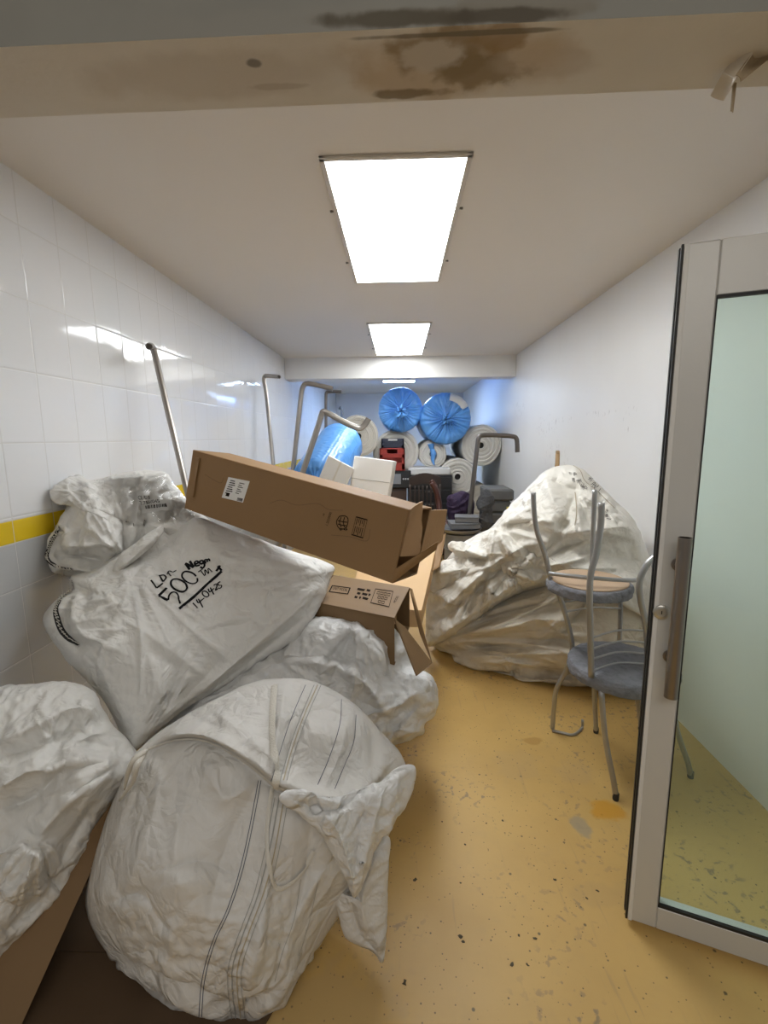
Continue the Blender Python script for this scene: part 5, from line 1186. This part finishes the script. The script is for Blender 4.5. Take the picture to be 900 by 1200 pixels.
# metal drum with trays
M_galv = mat('galvanised_metal', (.20, .20, .205), .45, .35, var=.3, var_scale=6)
dc = at(541, 622, 4.85); zt_ = dc[2] - .02
t = thing('metal_drum', 'round grey metal drum standing behind the tan carton flap', 'drum', (dc[0], dc[1], 0))
auto_smooth(MB().lathe((dc[0], dc[1], 0), (0, 0, 1), [(0, .17), (.01, .178), (zt_ * .33, .178), (zt_ * .35, .184), (zt_ * .37, .178), (zt_ * .66, .178), (zt_ * .68, .184), (zt_ * .70, .178), (zt_ - .02, .178), (zt_, .184)], 44).build('body', M_galv, t), 30)
o = auto_smooth(MB().lathe((dc[0] - .01, dc[1], zt_ + .001), (0, 0, 1), [(0, .15), (.02, .19), (.05, .215), (.056, .215), (.05, .205), (.03, .185)], 44).build('round_tray', M_galv)); tag(o, 'round dark metal tray lying on the grey drum', 'tray')
z_ = zt_ + .056
for k, (lbl, dx, w, h, yaw) in enumerate((('lower grey metal tin on the round tray', .02, .30, .05, .05), ('upper grey metal tin, topmost on the round tray', .05, .24, .05, -.12))):
    t = thing('metal_tin', lbl, 'tin', (dc[0] + dx, dc[1], z_)); c_, s_ = math.cos(yaw), math.sin(yaw)
    U, Vv = np.array([c_, s_, 0]) * w, np.array([-s_, c_, 0]) * w * .8
    o0 = np.array([dc[0] + dx, dc[1], z_]) - U / 2 - Vv / 2
    MB().slab(o0, U, Vv, DZ * h, .008).build('body', M_galv, t); MB().slab(o0 - U * .02 - Vv * .02 + DZ * h, U * 1.04, Vv * 1.04, DZ * .012, .005).build('lid', M_galv, t)
    z_ += h + .013
# stack of grey folded panels
M_gf = mat('grey_folded_sheet', (.115, .115, .112), .7, var=.4, var_scale=7, bump=.3, bump_scale=14)
z_ = 0.0; nn = 7
places = ['lowest', 'second', 'third', 'fourth', 'fifth', 'second from the top', 'topmost']
ztop = at(586, 573, 5.2)[2]; hh = ztop / nn
for k in range(nn):
    dx = (.0, .02, -.02, .01, .0, -.015, .005)[k]; x0 = at(574, 580, 5.2)[0] + dx
    V, Fc = MB().slab((x0 - .03, 5.2, z_), (.30, 0, 0), (0, .5, 0), (0, 0, hh * .93), .018).v, None
    q = MB().slab((x0 - .03, 5.2, z_), (.29, .02 * (k % 3 - 1), 0), (0, .5, 0), (0, 0, hh - .004), .02)
    o = q.build('folded_sheet', M_gf); tag(o, 'folded grey sheet, %s of the stack by the right wall' % places[k], 'folded sheet', 'folded grey sheets by the right wall')
    if k == 5:
        tg = MB().slab(np.array([x0 + .20, 5.185, z_ + hh * .25]), (.085, 0, .005), (0, .004, 0), (0, 0, .035), .001).build('tag', mat('yellow_tag', (.70, .60, .10), .5), o)
    z_ += hh
# cloths and bags
sack('crumpled_cloth', 'dark grey crumpled cloth hanging left of the folded grey sheets', [(562, 580), (570, 573), (577, 578), (576, 592), (578, 606), (572, 620), (564, 622), (560, 612), (563, 600), (558, 590)], (568, 598), (5.0, 0, 0), .10, .12,
     mat('dark_grey_cloth', (.06, .06, .064), .8), dmax=.06, cr=(.05, .16), seed=91, cat='cloth')
sack('cloth_bag', 'dark purple cloth bag behind the metal drum', [(524, 584), (532, 578), (545, 577), (553, 582), (555, 596), (552, 612), (540, 616), (527, 612)], (540, 596), (5.9, 0, 0), .14, .15,
     mat('purple_cloth', (.032, .016, .048), .8), dmax=.06, cr=(.04, .18), seed=92, cat='bag')
sack('bin_bag', 'black bin bag slumped between the spindle chair and the metal drum', [(503, 610), (512, 600), (524, 598), (533, 604), (536, 625), (530, 655), (505, 655), (500, 630)], (517, 628), (6.1, 0, -.002), .16, .15,
     mat('black_bag_plastic', (.02, .02, .022), .35), dmax=.06, cr=(.04, .16), seed=93, cat='bag')

#======================================================================= SMALL THINGS
M_peel = mat('peeled_paint', (.66, .60, .50), .6, var=.4, var_scale=12, var_col=(.52, .43, .31)); M_peelb = mat('peeled_paint_back', (.36, .28, .18), .7)
t = thing('peeling_paint', 'strip of torn paint peeling off the lintel at the upper right corner', 'peeling paint', at(865, 60, .93))
k = sheet([(893, 22, .90), (908, 26, .90), (862, 92, .905), (848, 84, .93)], .002, -.012, 10, 2); k.build('curl', M_peel, t)
sheet([(848, 84, .93), (864, 90, .905), (848, 118, .955), (833, 112, .965)], .002, .008, 8, 3).build('curl', M_peel, t)
sheet([(908, 26, .895), (925, 50, .90), (868, 96, .91), (862, 88, .905)], .002, .012, 8, 4).build('torn_strip', M_peelb, t)
sheet([(859, 96, .925), (863, 97, .925), (859, 132, .93), (856, 130, .93)], .002, .003, 6, 5).build('torn_strip', M_peelb, t)
R = random.Random(5); V = []; Fc = []
for px, py, s_ in [(486, 1031, .009), (650, 1031, .008), (540, 1098, .011), (543, 1104, .008), (589, 962, .006), (518, 963, .006), (627, 1100, .008), (474, 1152, .010), (618, 1131, .007), (700, 1044, .007), (608, 1096, .006), (688, 1053, .007), (585, 866, .006), (570, 965, .005), (545, 990, .006), (600, 1130, .008), (540, 1035, .005), (642, 860, .005)]:
    p = atz(px, py, .0); a0 = R.uniform(0, 6.28); b = len(V); n = 7
    V.append((p[0], p[1], .004))
    for k in range(n):
        a = a0 + 2 * math.pi * k / n; q = s_ * R.uniform(.5, 1.1) * (.55 + .45 * abs(math.cos(a - a0))); V.append((p[0] + q * math.cos(a), p[1] + q * math.sin(a), .001))
    Fc += [(b, b + 1 + k, b + 1 + (k + 1) % n) for k in range(n)]
o = obj('floor_debris', V, Fc, mat('dry_debris', (.07, .055, .03), .8)); tag(o, 'tiny dark flakes of dirt scattered over the yellow floor', 'debris', kind='stuff')
